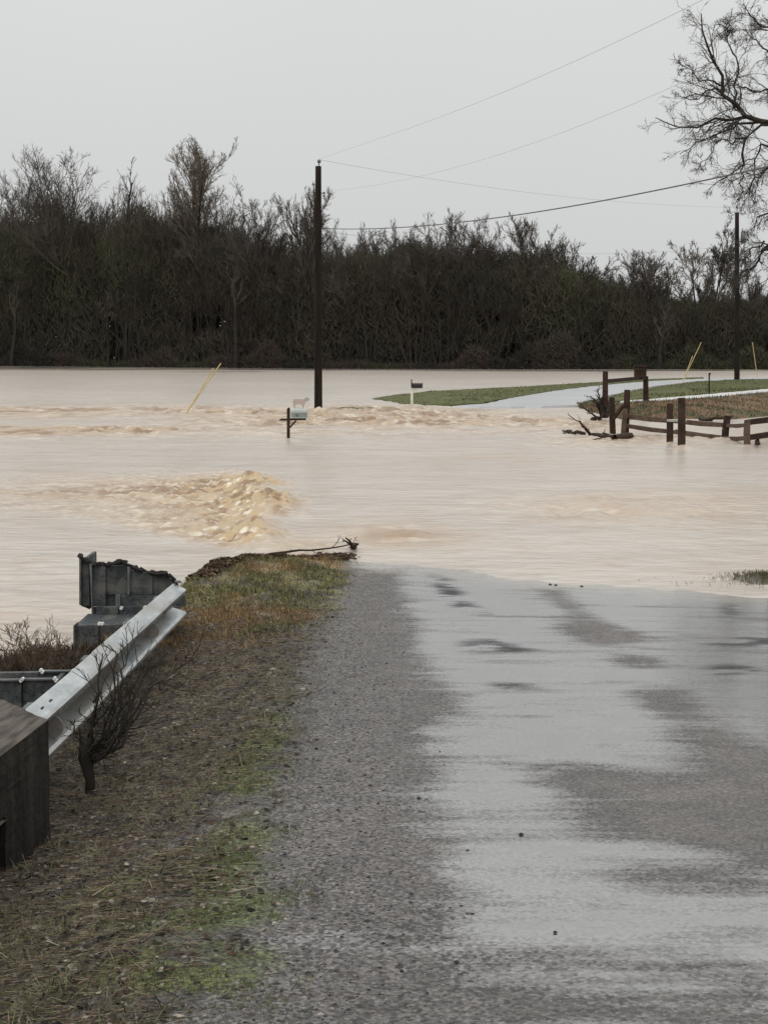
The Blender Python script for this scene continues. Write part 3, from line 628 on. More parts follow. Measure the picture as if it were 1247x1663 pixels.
# a few dark pebbles and specks standing out on the wet lane
for i, (px, py, s) in enumerate(((680, 1298, .016), (846, 1357, .018), (901, 1516, .012), (741, 1565, .014), (893, 950, .03), (902, 951, .03), (944, 953, .03))):
    p = g2(px, py); m = MB(); m.add([(p[0]+v[0]*s*1.3, p[1]+v[1]*s*1.3, float(zg(np.array([p[0]]), np.array([p[1]]))[0])+v[2]*s+.004) for v in ST], [tuple(f) for f in SF.tolist()])
    labels = ['small dark stone near the left edge of the wet lane beside the gravel', 'dark pebble alone in the middle of the big puddle', 'tiny dark stone in the puddle below the pebble', 'dark pebble where the gravel meets the lowest puddle',
              'left stone of the pair near the water edge of the road', 'right stone of the pair near the water edge of the road', 'dark stone on the wet road right of the pair of stones']
    tag(m.build('pebble', M['slot'], origin=(p[0], p[1], 0)), labels[i], 'stone', 'stones lying on the wet road')

# ------------------------------------------------------------------ trees
def norm(a): return a/np.maximum(np.linalg.norm(a, axis=-1, keepdims=True), 1e-9)
def grow(P, D, L, R0, R1, n, wig, up, rg):
    N_ = len(P); pts = np.zeros((N_, n+1, 3)); pts[:, 0] = P; d = norm(D)
    for i in range(n):
        d = norm(d+rg.normal(0, wig, (N_, 3))+np.array([0, 0, 1])*up)
        pts[:, i+1] = pts[:, i]+d*(L/n)[:, None]
    t = np.linspace(0, 1, n+1)[None]
    return pts, R0[:, None]*(1-t)+R1[:, None]*t
def spawn(pts, rad, m, t0, ang, lf, rg, rf=.62, rmin=.01, angj=.25, t1=1.0):
    N_, K = pts.shape[:2]; n = K-1
    Lp = np.linalg.norm(np.diff(pts, axis=1), axis=2).sum(1)
    idx = np.repeat(np.arange(N_), m); t = rg.uniform(t0, t1, len(idx))
    f = t*n; i = np.minimum(f.astype(int), n-1); fr = (f-i)[:, None]
    P = pts[idx, i]*(1-fr)+pts[idx, i+1]*fr
    D = norm(pts[idx, i+1]-pts[idx, i]); rr = rad[idx, i]*(1-fr[:, 0])+rad[idx, i+1]*fr[:, 0]
    q = norm(np.cross(D, rg.normal(0, 1, D.shape))); a = (ang+rg.normal(0, angj, len(idx)))[:, None]
    D2 = D*np.cos(a)+q*np.sin(a)
    L = Lp[idx]*lf*(1.15-.55*t)*rg.uniform(.6, 1.25, len(idx)); R = np.maximum(rr*rf, rmin)
    return P, D2, L, R
def seg_mesh(lists, k=3):
    V = []; Fs = []; off = 0
    for pts, rad in lists:
        N_, K = pts.shape[:2]
        T = np.gradient(pts, axis=1); T = norm(T)
        ref = np.where(np.abs(T[..., 2:3]) > .9, np.array([1., 0, 0]), np.array([0, 0, 1.]))
        x = norm(np.cross(T, ref)); y = np.cross(T, x)
        a = np.arange(k)*2*np.pi/k
        ring = pts[:, :, None]+rad[:, :, None, None]*(x[:, :, None]*np.cos(a)[:, None]+y[:, :, None]*np.sin(a)[:, None])
        V.append(ring.reshape(-1, 3))
        b = np.arange(N_)[:, None, None]*K*k+np.arange(K-1)[None, :, None]*k
        j = np.arange(k)[None, None]; j2 = (j+1) % k
        q = np.stack([b+j, b+j2, b+k+j2, b+k+j], -1).reshape(-1, 4)+off
        Fs.append(q); off += N_*K*k
    return np.concatenate(V), np.concatenate(Fs)

def tree(base, h, label, seed, cat='tree', spread=.5, limbs=11, lean=0.0, clear=.3, up=.12, rtr=None, mat='twig_far', dens=(6, 6, 4), rmin=.026, group='bare trees along the far edge of the flood', ang=.75, trunks=1, wig=.06):
    rg = np.random.default_rng(seed)
    rt = rtr or h*.014
    root = empty('bare_tree', base, label, cat, group)
    D = np.array([[lean+rg.normal(0, .06)*(trunks > 1)*3, rg.normal(0, .03), 1] for _ in range(trunks)])
    tp, tr = grow(np.zeros((trunks, 3)), D, np.full(trunks, h*.93), np.full(trunks, rt), np.full(trunks, rt*.28), 9, wig, .02, rg)
    P, D, L, R = spawn(tp, tr, int(limbs*1.5), clear, ang, spread, rg, .55, rmin*1.6)
    L = L*1.35
    a = grow(P, D, L, R, R*.35, 7, .12, up*1.1, rg)
    P, D, L, R = spawn(*a, dens[0]+2, .25, .6, .42, rg, .6, rmin*1.2); b = grow(P, D, L, R, np.maximum(R*.4, rmin), 4, .15, up*.8, rg)
    P, D, L, R = spawn(*b, dens[1], .15, .55, .50, rg, .6, rmin*.9); c = grow(P, D, L, R, R*.6, 3, .16, up*.7, rg)
    P, D, L, R = spawn(*c, dens[2], .1, .6, .6, rg, .7, rmin*.7); d = grow(P, D, L, np.minimum(R, rmin*.8), R*.4, 2, .16, up*.5, rg)
    P, D, L, R = spawn(tp, tr, 14 if limbs > 6 else 4, .8, .45, .16, rg, .5, rmin); e2 = grow(P, D, L, R, R*.5, 3, .14, up, rg)
    P, D, L, R = spawn(*e2, 6, .1, .55, .55, rg, .6, rmin*.8); e3 = grow(P, D, L, R, R*.5, 2, .14, up, rg)
    V0, F0 = seg_mesh([(tp, tr)], 7); V, Fc = seg_mesh([a, b, c, d, e2, e3], 3)
    k = h/np.percentile(V[:, 2], 99.7); q3 = np.array([(1+k)/2, (1+k)/2, k]); V = V*q3; V0 = V0*q3
    mesh_np('trunk', V0, F0, M['bark_far'], root, smooth=True)
    mesh_np('crown', V, Fc, M[mat], root)
    return root

def YT(px): return float(np.interp(px, [-300, 0, 520, 800, 1247, 1500], [232, 226, 198, 192, 188, 188]))
def tl(px, dy=0):
    Y = YT(px)+dy; return (float(ray(px, HOR)[0]*Y), Y, -.5), Y
def ht(py, Y): return float(at(0, py, Y)[2])
T_ = [ # px, top py, kwargs, label
 (12, 262, dict(spread=.42, limbs=12), 'bare tree at the left edge of the photo with a loose rounded top'),
 (62, 252, dict(spread=.48, limbs=13, clear=.45), 'wide bare tree with crooked limbs left of the tallest left tip'),
 (100, 236, dict(spread=.40, limbs=12, clear=.5, wig=.08), 'tall bare tree with a crooked tip rising over the left wood'),
 (150, 258, dict(spread=.45, limbs=12, clear=.5), 'bare tree with limbs reaching right, beside the gap of sky'),
 (222, 250, dict(spread=.16, limbs=4, clear=.72, dens=(2, 2, 1), lean=-.06), 'slender dead tree with a forked tip standing in the gap'),
 (255, 306, dict(spread=.4, limbs=12), 'dark bushy tree between the dead forked tree and the tall ragged one'),
 (300, 228, dict(spread=.26, limbs=15, clear=.5, dens=(6, 6, 4), mat='twig_pale', trunks=2, up=.2), 'tallest ragged tree with two pale upright stems'),
 (345, 300, dict(spread=.5, limbs=12, clear=.4, lean=.05), 'spreading bare tree just right of the tallest ragged tree'),
 (385, 330, dict(spread=.4, limbs=10, clear=.4), 'smaller thin bare tree between two spreading crowns'),
 (425, 303, dict(spread=.45, limbs=13, clear=.42, up=.2), 'fan shaped bare tree left of the near utility pole'),
 (468, 325, dict(spread=.35, limbs=10, up=.2), 'narrow bare tree between the fan shaped one and the pole'),
 (503, 300, dict(spread=.2, limbs=8, up=.25, clear=.5), 'thin upright tree touching the left side of the near pole'),
 (532, 305, dict(spread=.26, limbs=10, up=.3, clear=.5, trunks=3, dens=(4, 3, 3)), 'clump of upright stems just right of the near pole'),
 (640, 365, dict(spread=.4, limbs=12), 'low bare tree with a flat feathery top in the middle of the wood'),
 (590, 368, dict(spread=.4, limbs=12), 'low rounded bare tree right of the upright stems'),
 (700, 348, dict(spread=.42, limbs=12, up=.18), 'bare tree above the white mailbox with a feathery top'),
 (748, 342, dict(spread=.38, limbs=12, up=.18), 'bare tree with a slightly taller tip under the thick cable'),
 (800, 350, dict(spread=.40, limbs=12, up=.2), 'bare tree with dense upright twigs under the thick cable'),
 (852, 350, dict(spread=.36, limbs=13, up=.25), 'tall twiggy tree left of the rounded one at the dip of the skyline'),
 (888, 356, dict(spread=.34, limbs=13, up=.22), 'rounded twiggy tree at the end of the high skyline'),
 (950, 400, dict(spread=.36, limbs=10), 'short dark tree at the low point of the skyline'),
 (1010, 410, dict(spread=.42, limbs=12, clear=.35), 'bare tree with a domed brown top right of the low point'),
 (1075, 405, dict(spread=.5, limbs=10, clear=.42, rtr=.36, dens=(5, 5, 4)), 'open crowned tree with dark trunk and sky showing through its limbs'),
 (1120, 390, dict(spread=.36, limbs=10, clear=.4, mat='twig_pale'), 'pale thin tree between the open crowned tree and the far pole'),
 (1158, 366, dict(spread=.34, limbs=12, clear=.35, up=.22), 'upright bare tree just left of the far utility pole'),
 (1212, 400, dict(spread=.4, limbs=10), 'bare tree behind and right of the far utility pole'),
]
for i, (px, py, kw, lab) in enumerate(T_):
    b, Y = tl(px, 3); tree(b, (ht(py, Y)+.5)*1.0, lab, 100+i, **kw)
# trunks that can be told apart against the dark wood
FT = [(383, 430, dict(lean=.05, spread=.25, limbs=5, clear=.7, rtr=.34, dens=(3, 3, 2)), 'dark crooked trunk standing in front of the wood between the leaning stake and the pole'),
      (175, 470, dict(lean=.25, spread=.3, limbs=5, clear=.6, rtr=.22, dens=(3, 3, 2)), 'dark leaning trunk in front of the left wood'),
      (20, 430, dict(lean=.12, spread=.3, limbs=6, clear=.5, rtr=.32, dens=(3, 3, 2)), 'dark slanting trunk near the left edge of the photo'),
      (1072, 480, dict(lean=-.02, spread=.4, limbs=6, clear=.45, rtr=.33, dens=(3, 3, 2)), 'short dark forked trunk below the open crowned tree')]
for i, (px, py, kw, lab) in enumerate(FT):
    b, Y = tl(px, -3); tree(b, ht(py, Y)+.5, lab, 300+i, **kw)

# the wood itself: a mass of stems and brush no one could count
def wood():
    rg = np.random.default_rng(5)
    PX = [-300, 0, 60, 100, 150, 175, 200, 230, 300, 350, 380, 420, 520, 600, 700, 760, 800, 850, 900, 960, 990, 1030, 1060, 1100, 1150, 1200, 1247, 1500]
    PY = [340, 335, 325, 318, 318, 345, 345, 322, 325, 340, 372, 385, 384, 386, 388, 385, 395, 400, 402, 428, 440, 450, 468, 480, 478, 470, 470, 470]
    n = 390000
    px = rg.uniform(-800, 2000, n); dep = rg.uniform(0, 16, n)
    Y = np.interp(px, [-300, 0, 520, 800, 1247, 1500], [232, 226, 198, 192, 188, 188])+dep
    X_ = (px-W/2)/F*Y
    top = 2.5+(HOR-np.interp(px, PX, PY))/F*Y*1.0
    top = top*(.74+.20*vnoise(X_*.30, Y*.2, 3)+.10*vnoise(X_*1.3, Y*.5, 4))-.6
    z = top*rg.uniform(0, 1, n)**.85
    front = sstep(0, 3, dep+z*.12*0)
    L = rg.uniform(.8, 2.4, n); w = rg.uniform(.02, .06, n)*(1+1.2*(dep > 8))*(1-.6*sstep(.72, .98, z/np.maximum(top, 1)))
    D = norm(np.stack([rg.normal(0, .55, n), rg.normal(0, .4, n), rg.uniform(.25, 1.2, n)], 1))
    P = np.stack([X_, Y, z-.3], 1)
    keep = ~((dep < 7) & (fbm(X_*.22, z*.16, 81, 3) < .30)); z, P, D, L, w, top, n = z[keep], P[keep], D[keep], L[keep], w[keep], top[keep], int(keep.sum())
    side = norm(np.stack([D[:, 2], rg.normal(0, .3, n), -D[:, 0]], 1))
    mid = P+D*(L*.5)[:, None]+rg.normal(0, .08, (n, 3)); tip = P+D*L[:, None]
    tip[:, 2] = np.minimum(tip[:, 2], top+rg.uniform(-1.2, 1.8, n))
    V = np.stack([P-side*w[:, None], P+side*w[:, None], mid+side*(w*.6)[:, None], tip, mid-side*(w*.6)[:, None]], 1).reshape(-1, 3)
    b = np.arange(n)[:, None]*5
    Fc = np.concatenate([b+np.array([[0, 1, 2]]), b+np.array([[0, 2, 4]]), b+np.array([[4, 2, 3]])])
    o = mesh_np('woodland', V, Fc, M['brush'])
    tag(o, 'dense dark brown leafless wood along the far side of the flood', kind='stuff')
    # stems of the wood
    m = 1400; px = rg.uniform(-800, 2000, m); Y = np.interp(px, [-300, 0, 520, 800, 1247, 1500], [232, 226, 198, 192, 188, 188])+rg.uniform(-1, 10, m)
    P = np.stack([(px-W/2)/F*Y, Y, np.full(m, -.5)], 1)
    hh = 2.5+(HOR-np.interp(px, PX, PY))/F*Y
    a = grow(P, np.stack([rg.normal(0, .12, m), rg.normal(0, .05, m), np.ones(m)], 1), hh*rg.uniform(.55, .95, m), rg.uniform(.05, .13, m), np.full(m, .025), 7, .12, .05, rg)
    q = spawn(*a, 9, .35, .6, .28, rg, .5, .03); bb = grow(q[0], q[1], q[2], q[3], q[3]*.4, 3, .14, .15, rg)
    q = spawn(*bb, 5, .2, .6, .5, rg, .5, .025); c2 = grow(q[0], q[1], q[2], q[3], q[3]*.5, 2, .14, .1, rg)
    V, Fc = seg_mesh([a, bb, c2], 3)
    o = mesh_np('woodland_stems', V, Fc, M['stem_far']); tag(o, 'countless thin stems standing within the far wood', kind='stuff')
    # crowns of the rear ranks: forked, rounded, one above the other
    m = 270; px = np.linspace(-800, 2000, m)+rg.normal(0, 6, m); Y = np.interp(px, [-300, 0, 520, 800, 1247, 1500], [232, 226, 198, 192, 188, 188])+rg.uniform(4, 22, m)
    P = np.stack([(px-W/2)/F*Y, Y, np.full(m, -.5)], 1); hh = (2.5+(HOR-np.interp(px, PX, PY))/F*Y)*rg.uniform(.72, .95, m)*(1+.16*sstep(960, 1080, px))
    tr_ = grow(P, np.stack([rg.normal(0, .07, m), rg.normal(0, .05, m), np.ones(m)], 1), hh, hh*.012, np.full(m, .05), 8, .05, .04, rg)
    q = spawn(*tr_, 15, .42, .48, .36, rg, .6, .05); c1 = grow(q[0], q[1], q[2]*1.05, q[3], q[3]*.35, 6, .10, .20, rg)
    q = spawn(*c1, 7, .25, .6, .45, rg, .6, .03); c2_ = grow(q[0], q[1], q[2], q[3], q[3]*.5, 4, .13, .12, rg)
    q = spawn(*c2_, 6, .15, .55, .52, rg, .65, .022); c3_ = grow(q[0], q[1], q[2], q[3], q[3]*.6, 3, .15, .08, rg)
    V, Fc = seg_mesh([tr_, c1, c2_, c3_], 3)
    o = mesh_np('woodland_crowns', V, Fc, M['twig_far']); tag(o, 'soft brown bare crowns of the rear ranks of the wood', kind='stuff')
    # low scrub at the water
    m = 72000; px = rg.uniform(-800, 2000, m); Y = np.interp(px, [-300, 0, 520, 800, 1247, 1500], [232, 226, 198, 192, 188, 188])-rg.uniform(0, 2.5, m)
    X_ = (px-W/2)/F*Y; top = .4+4.2*vnoise(X_*.28, X_*0, 8)**2.0
    P = np.stack([X_, Y, top*rg.uniform(0, 1, m)-.3], 1); D = norm(np.stack([rg.normal(0, .6, m), rg.normal(0, .5, m), rg.uniform(.2, 1, m)], 1))
    L = rg.uniform(.4, 1.1, m); w = rg.uniform(.02, .06, m); side = norm(np.stack([D[:, 2], rg.normal(0, .3, m), -D[:, 0]], 1))
    V = np.stack([P-side*w[:, None], P+side*w[:, None], P+D*L[:, None]], 1).reshape(-1, 3)
    cc = np.array([(.030, .027, .021), (.046, .045, .027), (.048, .037, .029), (.026, .024, .019)])
    kx = vnoise(X_*.2, X_*0+3, 9); ci = (kx*3.99).astype(int)
    cols = cc[ci]*rg.uniform(.6, 1.3, (m, 1))
    o = mesh_np('scrub', V, np.arange(m*3).reshape(-1, 3), M['litter'], attrs={'col': np.repeat(cols, 3, 0)}); tag(o, 'low olive and brown scrub where the wood meets the water', kind='stuff')
wood()

# the big near tree on the right
def big_tree():
    rg = np.random.default_rng(12)
    Y0 = 95.0
    base = at(1264, 618, Y0); base[2] = .1
    root = empty('oak_tree', tuple(base), 'large near bare tree reaching in from the right edge above the far pole', 'tree')
    def path(l, dy):
        pts = [at(px, py, Y0+dy*i/len(l)+d) for i, (px, py, d) in enumerate(l)]; return np.array(pts)-base
    tr = path([(1264, 640, 0), (1262, 560, 0), (1262, 470, 0), (1268, 400, 0), (1272, 300, 0), (1290, 180, 0), (1300, 60, 0), (1310, -80, 0)], 0)
    m = MB(); rad = [.62, .50, .46, .42, .36, .28, .2, .1]; m.tube(tr, rad, 10)
    me = m.build('trunk', M['bark_near'], None); me.parent = root
    guides = [
     ([(1272, 215, 0), (1240, 193, -.5), (1212, 190, -1), (1196, 178, -1), (1178, 150, -1.5), (1163, 115, -1.5), (1150, 78, -2), (1140, 45, -2), (1138, 22, -2)], .24),
     ([(1192, 176, -1), (1193, 150, -.5), (1196, 130, 0), (1192, 95, 0), (1180, 60, .5), (1172, 40, .5)], .10),
     ([(1180, 60, .5), (1183, 45, .5), (1185, 32, .5)], .05),
     ([(1212, 190, -1), (1190, 196, -1), (1168, 188, -2), (1145, 195, -2), (1128, 205, -2.5), (1100, 206, -3), (1080, 202, -3), (1064, 191, -3)], .14),
     ([(1250, 197, -.5), (1225, 201, -.5), (1205, 202, 0), (1180, 205, 1), (1162, 220, 1), (1140, 222, 1.5), (1120, 235, 1.5), (1103, 250, 1.5)], .12),
     ([(1180, 160, -1.5), (1165, 145, -2), (1148, 148, -2), (1130, 158, -2.5), (1108, 158, -3)], .08),
     ([(1172, 140, -1), (1158, 132, -1), (1140, 132, -1), (1125, 120, -1), (1106, 108, -1)], .07),
     ([(1250, 203, -.5), (1225, 207, -.5), (1208, 228, -.5), (1204, 248, -.5), (1214, 266, -.5), (1200, 270, -1), (1186, 280, -1), (1170, 296, -1), (1150, 308, -1)], .11),
     ([(1208, 225, 0), (1190, 232, 1), (1170, 232, 1.5), (1150, 250, 2), (1135, 268, 2)], .06),
     ([(1207, 268, -.5), (1206, 290, -.3), (1200, 318, 0), (1190, 345, 0), (1183, 352, 0)], .05),
     ([(1280, 265, 0), (1247, 272, 0), (1232, 288, 0), (1220, 300, .5), (1215, 318, .5), (1205, 335, .5)], .09),
     ([(1290, 150, 0), (1250, 152, 0), (1222, 150, .5), (1200, 142, 1), (1185, 128, 1)], .10),
     ([(1300, 60, 0), (1265, 50, 0), (1240, 42, 0), (1220, 30, 0), (1206, 6, 0)], .13),
     ([(1300, 100, 0), (1262, 95, 1), (1238, 75, 1.5), (1222, 62, 2), (1210, 48, 2)], .11),
     ([(1305, 20, 0), (1260, 5, -1), (1235, -15, -1), (1215, -40, -1)], .12),
     ([(1264, 385, 0), (1250, 395, -.5), (1236, 420, -1), (1222, 432, -1), (1208, 440, -1.5), (1190, 450, -1.5)], .20),
     ([(1240, 392, -.5), (1225, 400, -.5), (1210, 420, 0), (1195, 425, 0)], .07),
     ([(1275, 330, 0), (1250, 345, 0), (1232, 352, .5), (1215, 372, .5), (1208, 395, .5)], .10),
     ([(1268, 400, 0), (1252, 440, .5), (1245, 480, 1), (1235, 510, 1.5)], .10),
     ([(1272, 240, 0), (1240, 240, 1.5), (1225, 260, 2.5), (1230, 300, 3), (1225, 330, 3)], .09),
     ([(1290, 180, 0), (1330, 120, 2), (1380, 60, 3), (1430, 20, 4)], .3), ([(1285, 220, 0), (1340, 190, -2), (1400, 170, -4), (1470, 180, -5)], .28),
     ([(1300, 60, 0), (1320, -40, 3), (1330, -140, 5)], .2), ([(1272, 300, 0), (1330, 280, 3), (1400, 300, 6)], .22), ([(1295, 120, 0), (1280, 20, -5), (1270, -80, -8)], .2),
    ]
    L0 = []
    for l, r in guides:
        p = path(l, 0)
        # resample to 10 points with a little crookedness
        s = np.concatenate([[0], np.cumsum(np.linalg.norm(np.diff(p, axis=0), axis=1))]); q = np.linspace(0, s[-1], 11)
        pp = np.stack([np.interp(q, s, p[:, k]) for k in range(3)], 1); pp[1:-1] += rg.normal(0, .11, (9, 3))
        L0.append((pp[None], (r*.72*np.linspace(1, .12, 11)+.010)[None]))
    A = np.concatenate([a for a, _ in L0]); RA = np.concatenate([r for _, r in L0])
    rm = .012
    V, Fc = seg_mesh([(A, RA)], 6); mesh_np('limb', V, Fc, M['bark_near'], root, smooth=True)
    P, D, L, R = spawn(A, RA, 17, .10, .7, .30, rg, .5, rm*1.1); L = np.clip(L, .6, 3.2); b = grow(P, D, L, np.minimum(R, .06), np.maximum(R*.3, rm*.7), 5, .2, -.03, rg)
    P, D, L, R = spawn(*b, 6, .15, .65, .55, rg, .6, rm*.9); c = grow(P, D, np.clip(L, .25, 1.3), R, R*.6, 4, .2, .02, rg)
    P, D, L, R = spawn(*c, 4, .2, .65, .6, rg, .7, rm*.75); d = grow(P, D, np.clip(L, .2, .8), np.minimum(R, rm*.75), R*.5, 2, .2, .02, rg)
    V, Fc = seg_mesh([b, c, d], 3); mesh_np('crown', V, Fc, M['twig_near'], root)
big_tree()

# ------------------------------------------------------------------ poles, wires, guy guards
def pole(px, top, bot, Y, r, label, detail):
    b = at(px, bot, Y); t = at(px, top, Y); root = empty('utility_pole', tuple(b), label, 'utility pole', 'utility poles')
    m = MB(); n = 8
    m.tube([b+np.array([0, 0, -.6])]+[b+(t-b)*i/n for i in range(n+1)], [r]+[r*(1-.28*i/n) for i in range(n+1)], 12); m.build('pole_shaft', M['pole'], root, smooth=True)
    return root, b, t
Y1 = 61.5; Y2 = 114.0
p1, b1, t1 = pole(517, 270, 669, Y1, .155, 'near wooden utility pole standing in the flood by the sheep mailbox', 1)
m = MB(); x0, y0, z0 = t1
m.tube([(x0+.02, y0, z0), (x0+.03, y0, z0+.14)], .022, 6); m.build('insulator_pin', M['ceramic'], p1)
m = MB(); m.tube([(x0+.03, y0, z0+.12), (x0+.03, y0, z0+.17), (x0+.03, y0, z0+.22), (x0+.03, y0, z0+.25)], [.05, .075, .065, .03], 10); m.build('insulator', M['ceramic'], p1, smooth=True)
for (px, py, dx) in ((508, 300, -.2), (526, 314, .22), (526, 372, .2)):
    q = at(517, py, Y1); m = MB(); m.tube([(q[0], q[1], q[2]), (q[0]+dx, q[1], q[2]+.01)], .022, 6); br = m.build('bracket', M['ceramic'], p1)
    m = MB(); m.tube([(q[0]+dx, q[1], q[2]-.03), (q[0]+dx, q[1], q[2]+.05)], .04, 8); m.build('insulator', M['ceramic'], br)
q = at(522, 378, Y1); m = MB(); m.tube([(q[0], q[1]-.1, q[2]), (q[0]+.12, q[1]-.1, q[2]-.15), (q[0]+.14, q[1]-.1, q[2]-.35), (q[0]+.02, q[1]-.12, q[2]-.5)], .015, 6); m.build('drip_loop', M['cable'], p1)
p2, b2, t2 = pole(1196, 345, 612, Y2, .20, 'far wooden utility pole on the green lawn with a small transformer', 2)
x2, y2, z2 = t2
m = MB(); m.tube([(x2, y2, z2), (x2, y2, z2+.35)], .03, 6); m.build('insulator_pin', M['ceramic'], p2)
m = MB(); m.tube([(x2, y2, z2+.3), (x2, y2, z2+.36), (x2, y2, z2+.5)], [.07, .1, .05], 8); m.build('insulator', M['ceramic'], p2)
q = at(1196, 345, Y2); m = MB(); m.beam((q[0], q[1], q[2]-.1), (q[0]+.7, q[1], q[2]-.1), .06, .06); m.tube([(q[0]+.55, q[1], q[2]-.12), (q[0]+.55, q[1], q[2]+.08)], .05, 8); m.build('bracket', M['wire'], p2)
q = at(1206, 385, Y2); m = MB(); m.tube([(q[0], q[1], q[2]-.45), (q[0], q[1], q[2]-.4), (q[0], q[1], q[2]+.35), (q[0], q[1], q[2]+.42)], [.12, .17, .17, .08], 12)
m.tube([(q[0]-.05, q[1], q[2]+.4), (q[0]-.05, q[1], q[2]+.62)], .035, 6); m.build('transformer', M['ceramic'], p2, smooth=True)
q = at(1187, 396, Y2); m = MB(); m.beam((q[0], q[1], q[2]), (q[0]+.4, q[1], q[2]), .05, .05); m.build('bracket', M['ceramic'], p2)

def wire(name, pts, r, mat, label, on=False):
    """smooth curve through measured points"""
    pts = np.array(pts); tt = np.linspace(0, 1, len(pts)); deg = min(3, len(pts)-1)
    s = np.linspace(0, 1, 41); d = (pts[:, 1]-pts[0, 1])/(pts[-1, 1]-pts[0, 1]); P = np.stack([np.polyval(np.polyfit(d, pts[:, k], deg if k == 2 else 1), s) for k in range(3)], 1)
    P = P+(1-s)[:, None]*(pts[0]-P[0])+s[:, None]*(pts[-1]-P[-1])
    if on:                       # runs on past the camera towards the next pole down the road
        d_ = (P[-1]-P[-6])/abs(P[-1][1]-P[-6][1]); P = np.vstack([P]+[P[-1]+np.array([d_[0], -1, max(d_[2], -.01)+.0012*k])*k for k in (8, 16, 24, 32, 42)])
    m = MB(); m.tube(P, r, 5); return tag(m.build(name, mat, origin=tuple(P[0])), label, 'cable')
wire('power_line', [at(517, 259, 61.50), at(700, 196, 42.15), at(860, 132, 33.06), at(1000, 70, 27.81), at(1140, 0, 24.00)], .0034, M['wire'], 'topmost thin wire rising from the near pole top to the upper right corner', True)
wire('power_line', [at(520, 312, 61.50), at(700, 282, 45.61), at(860, 236, 37.09), at(1000, 179, 31.88), at(1095, 140, 29.10), at(1180, 100, 27.00)], .0032, M['wire'], 'second thin wire rising from the near pole towards the branches', True)
wire('service_cable', [at(524, 371, 61.50), at(640, 370, 52.17), at(740, 361, 46.14), at(850, 349, 40.93), at(1050, 311, 33.96), at(1247, 270, 29.08), at(1300, 258, 28.00)], .015, M['cable'], 'thick dark cable crossing in front of the right branches', True)
wire('power_line', [at(517, 259, 61.50), at(700, 290, 70.21), at(850, 312, 79.44), at(1000, 327, 91.46), at(1196, 337, 114.00)], .006, M['wire'], 'thin wire sagging from the near pole top to the far pole top')
wire('service_cable', [at(519, 374, 61.50), at(700, 398, 70.15), at(850, 409, 79.41), at(1000, 412, 91.47), at(1195, 398, 114.00)], .005, M['cable'], 'faint cable hung across the wood between the two poles')

def guy(base, topg, ptop, label, both=True):
    b = at(*base); root = empty('guy_wire', tuple(b), label, 'guy wire', 'yellow guarded guy wires')
    for i, g in enumerate(topg):
        g = at(*g); d = g-b
        m = MB(); m.tube([b+np.array([0, 0, -.4]), b, b+d], .022, 6); m.build('guy_guard', M['yellow'], root)
        if ptop is not None:
            m = MB(); m.tube([b+d, np.array(ptop[i])], .0025, 4); m.build('guy_strand', M['strand'], root)
guy((303, 671, 62), [(347, 598, 61.9), (359, 590, 61.8)], None, 'leaning pair of yellow guy guards in the flood left of the near pole')
guy((1107, 622, 108), [(1124, 578, 108.5), (1138, 556, 109)], None, 'leaning pair of yellow guy guards left of the far pole')
guy((1229, 612, 112), [(1221, 556, 112)], None, 'single yellow guy guard right of the far pole')

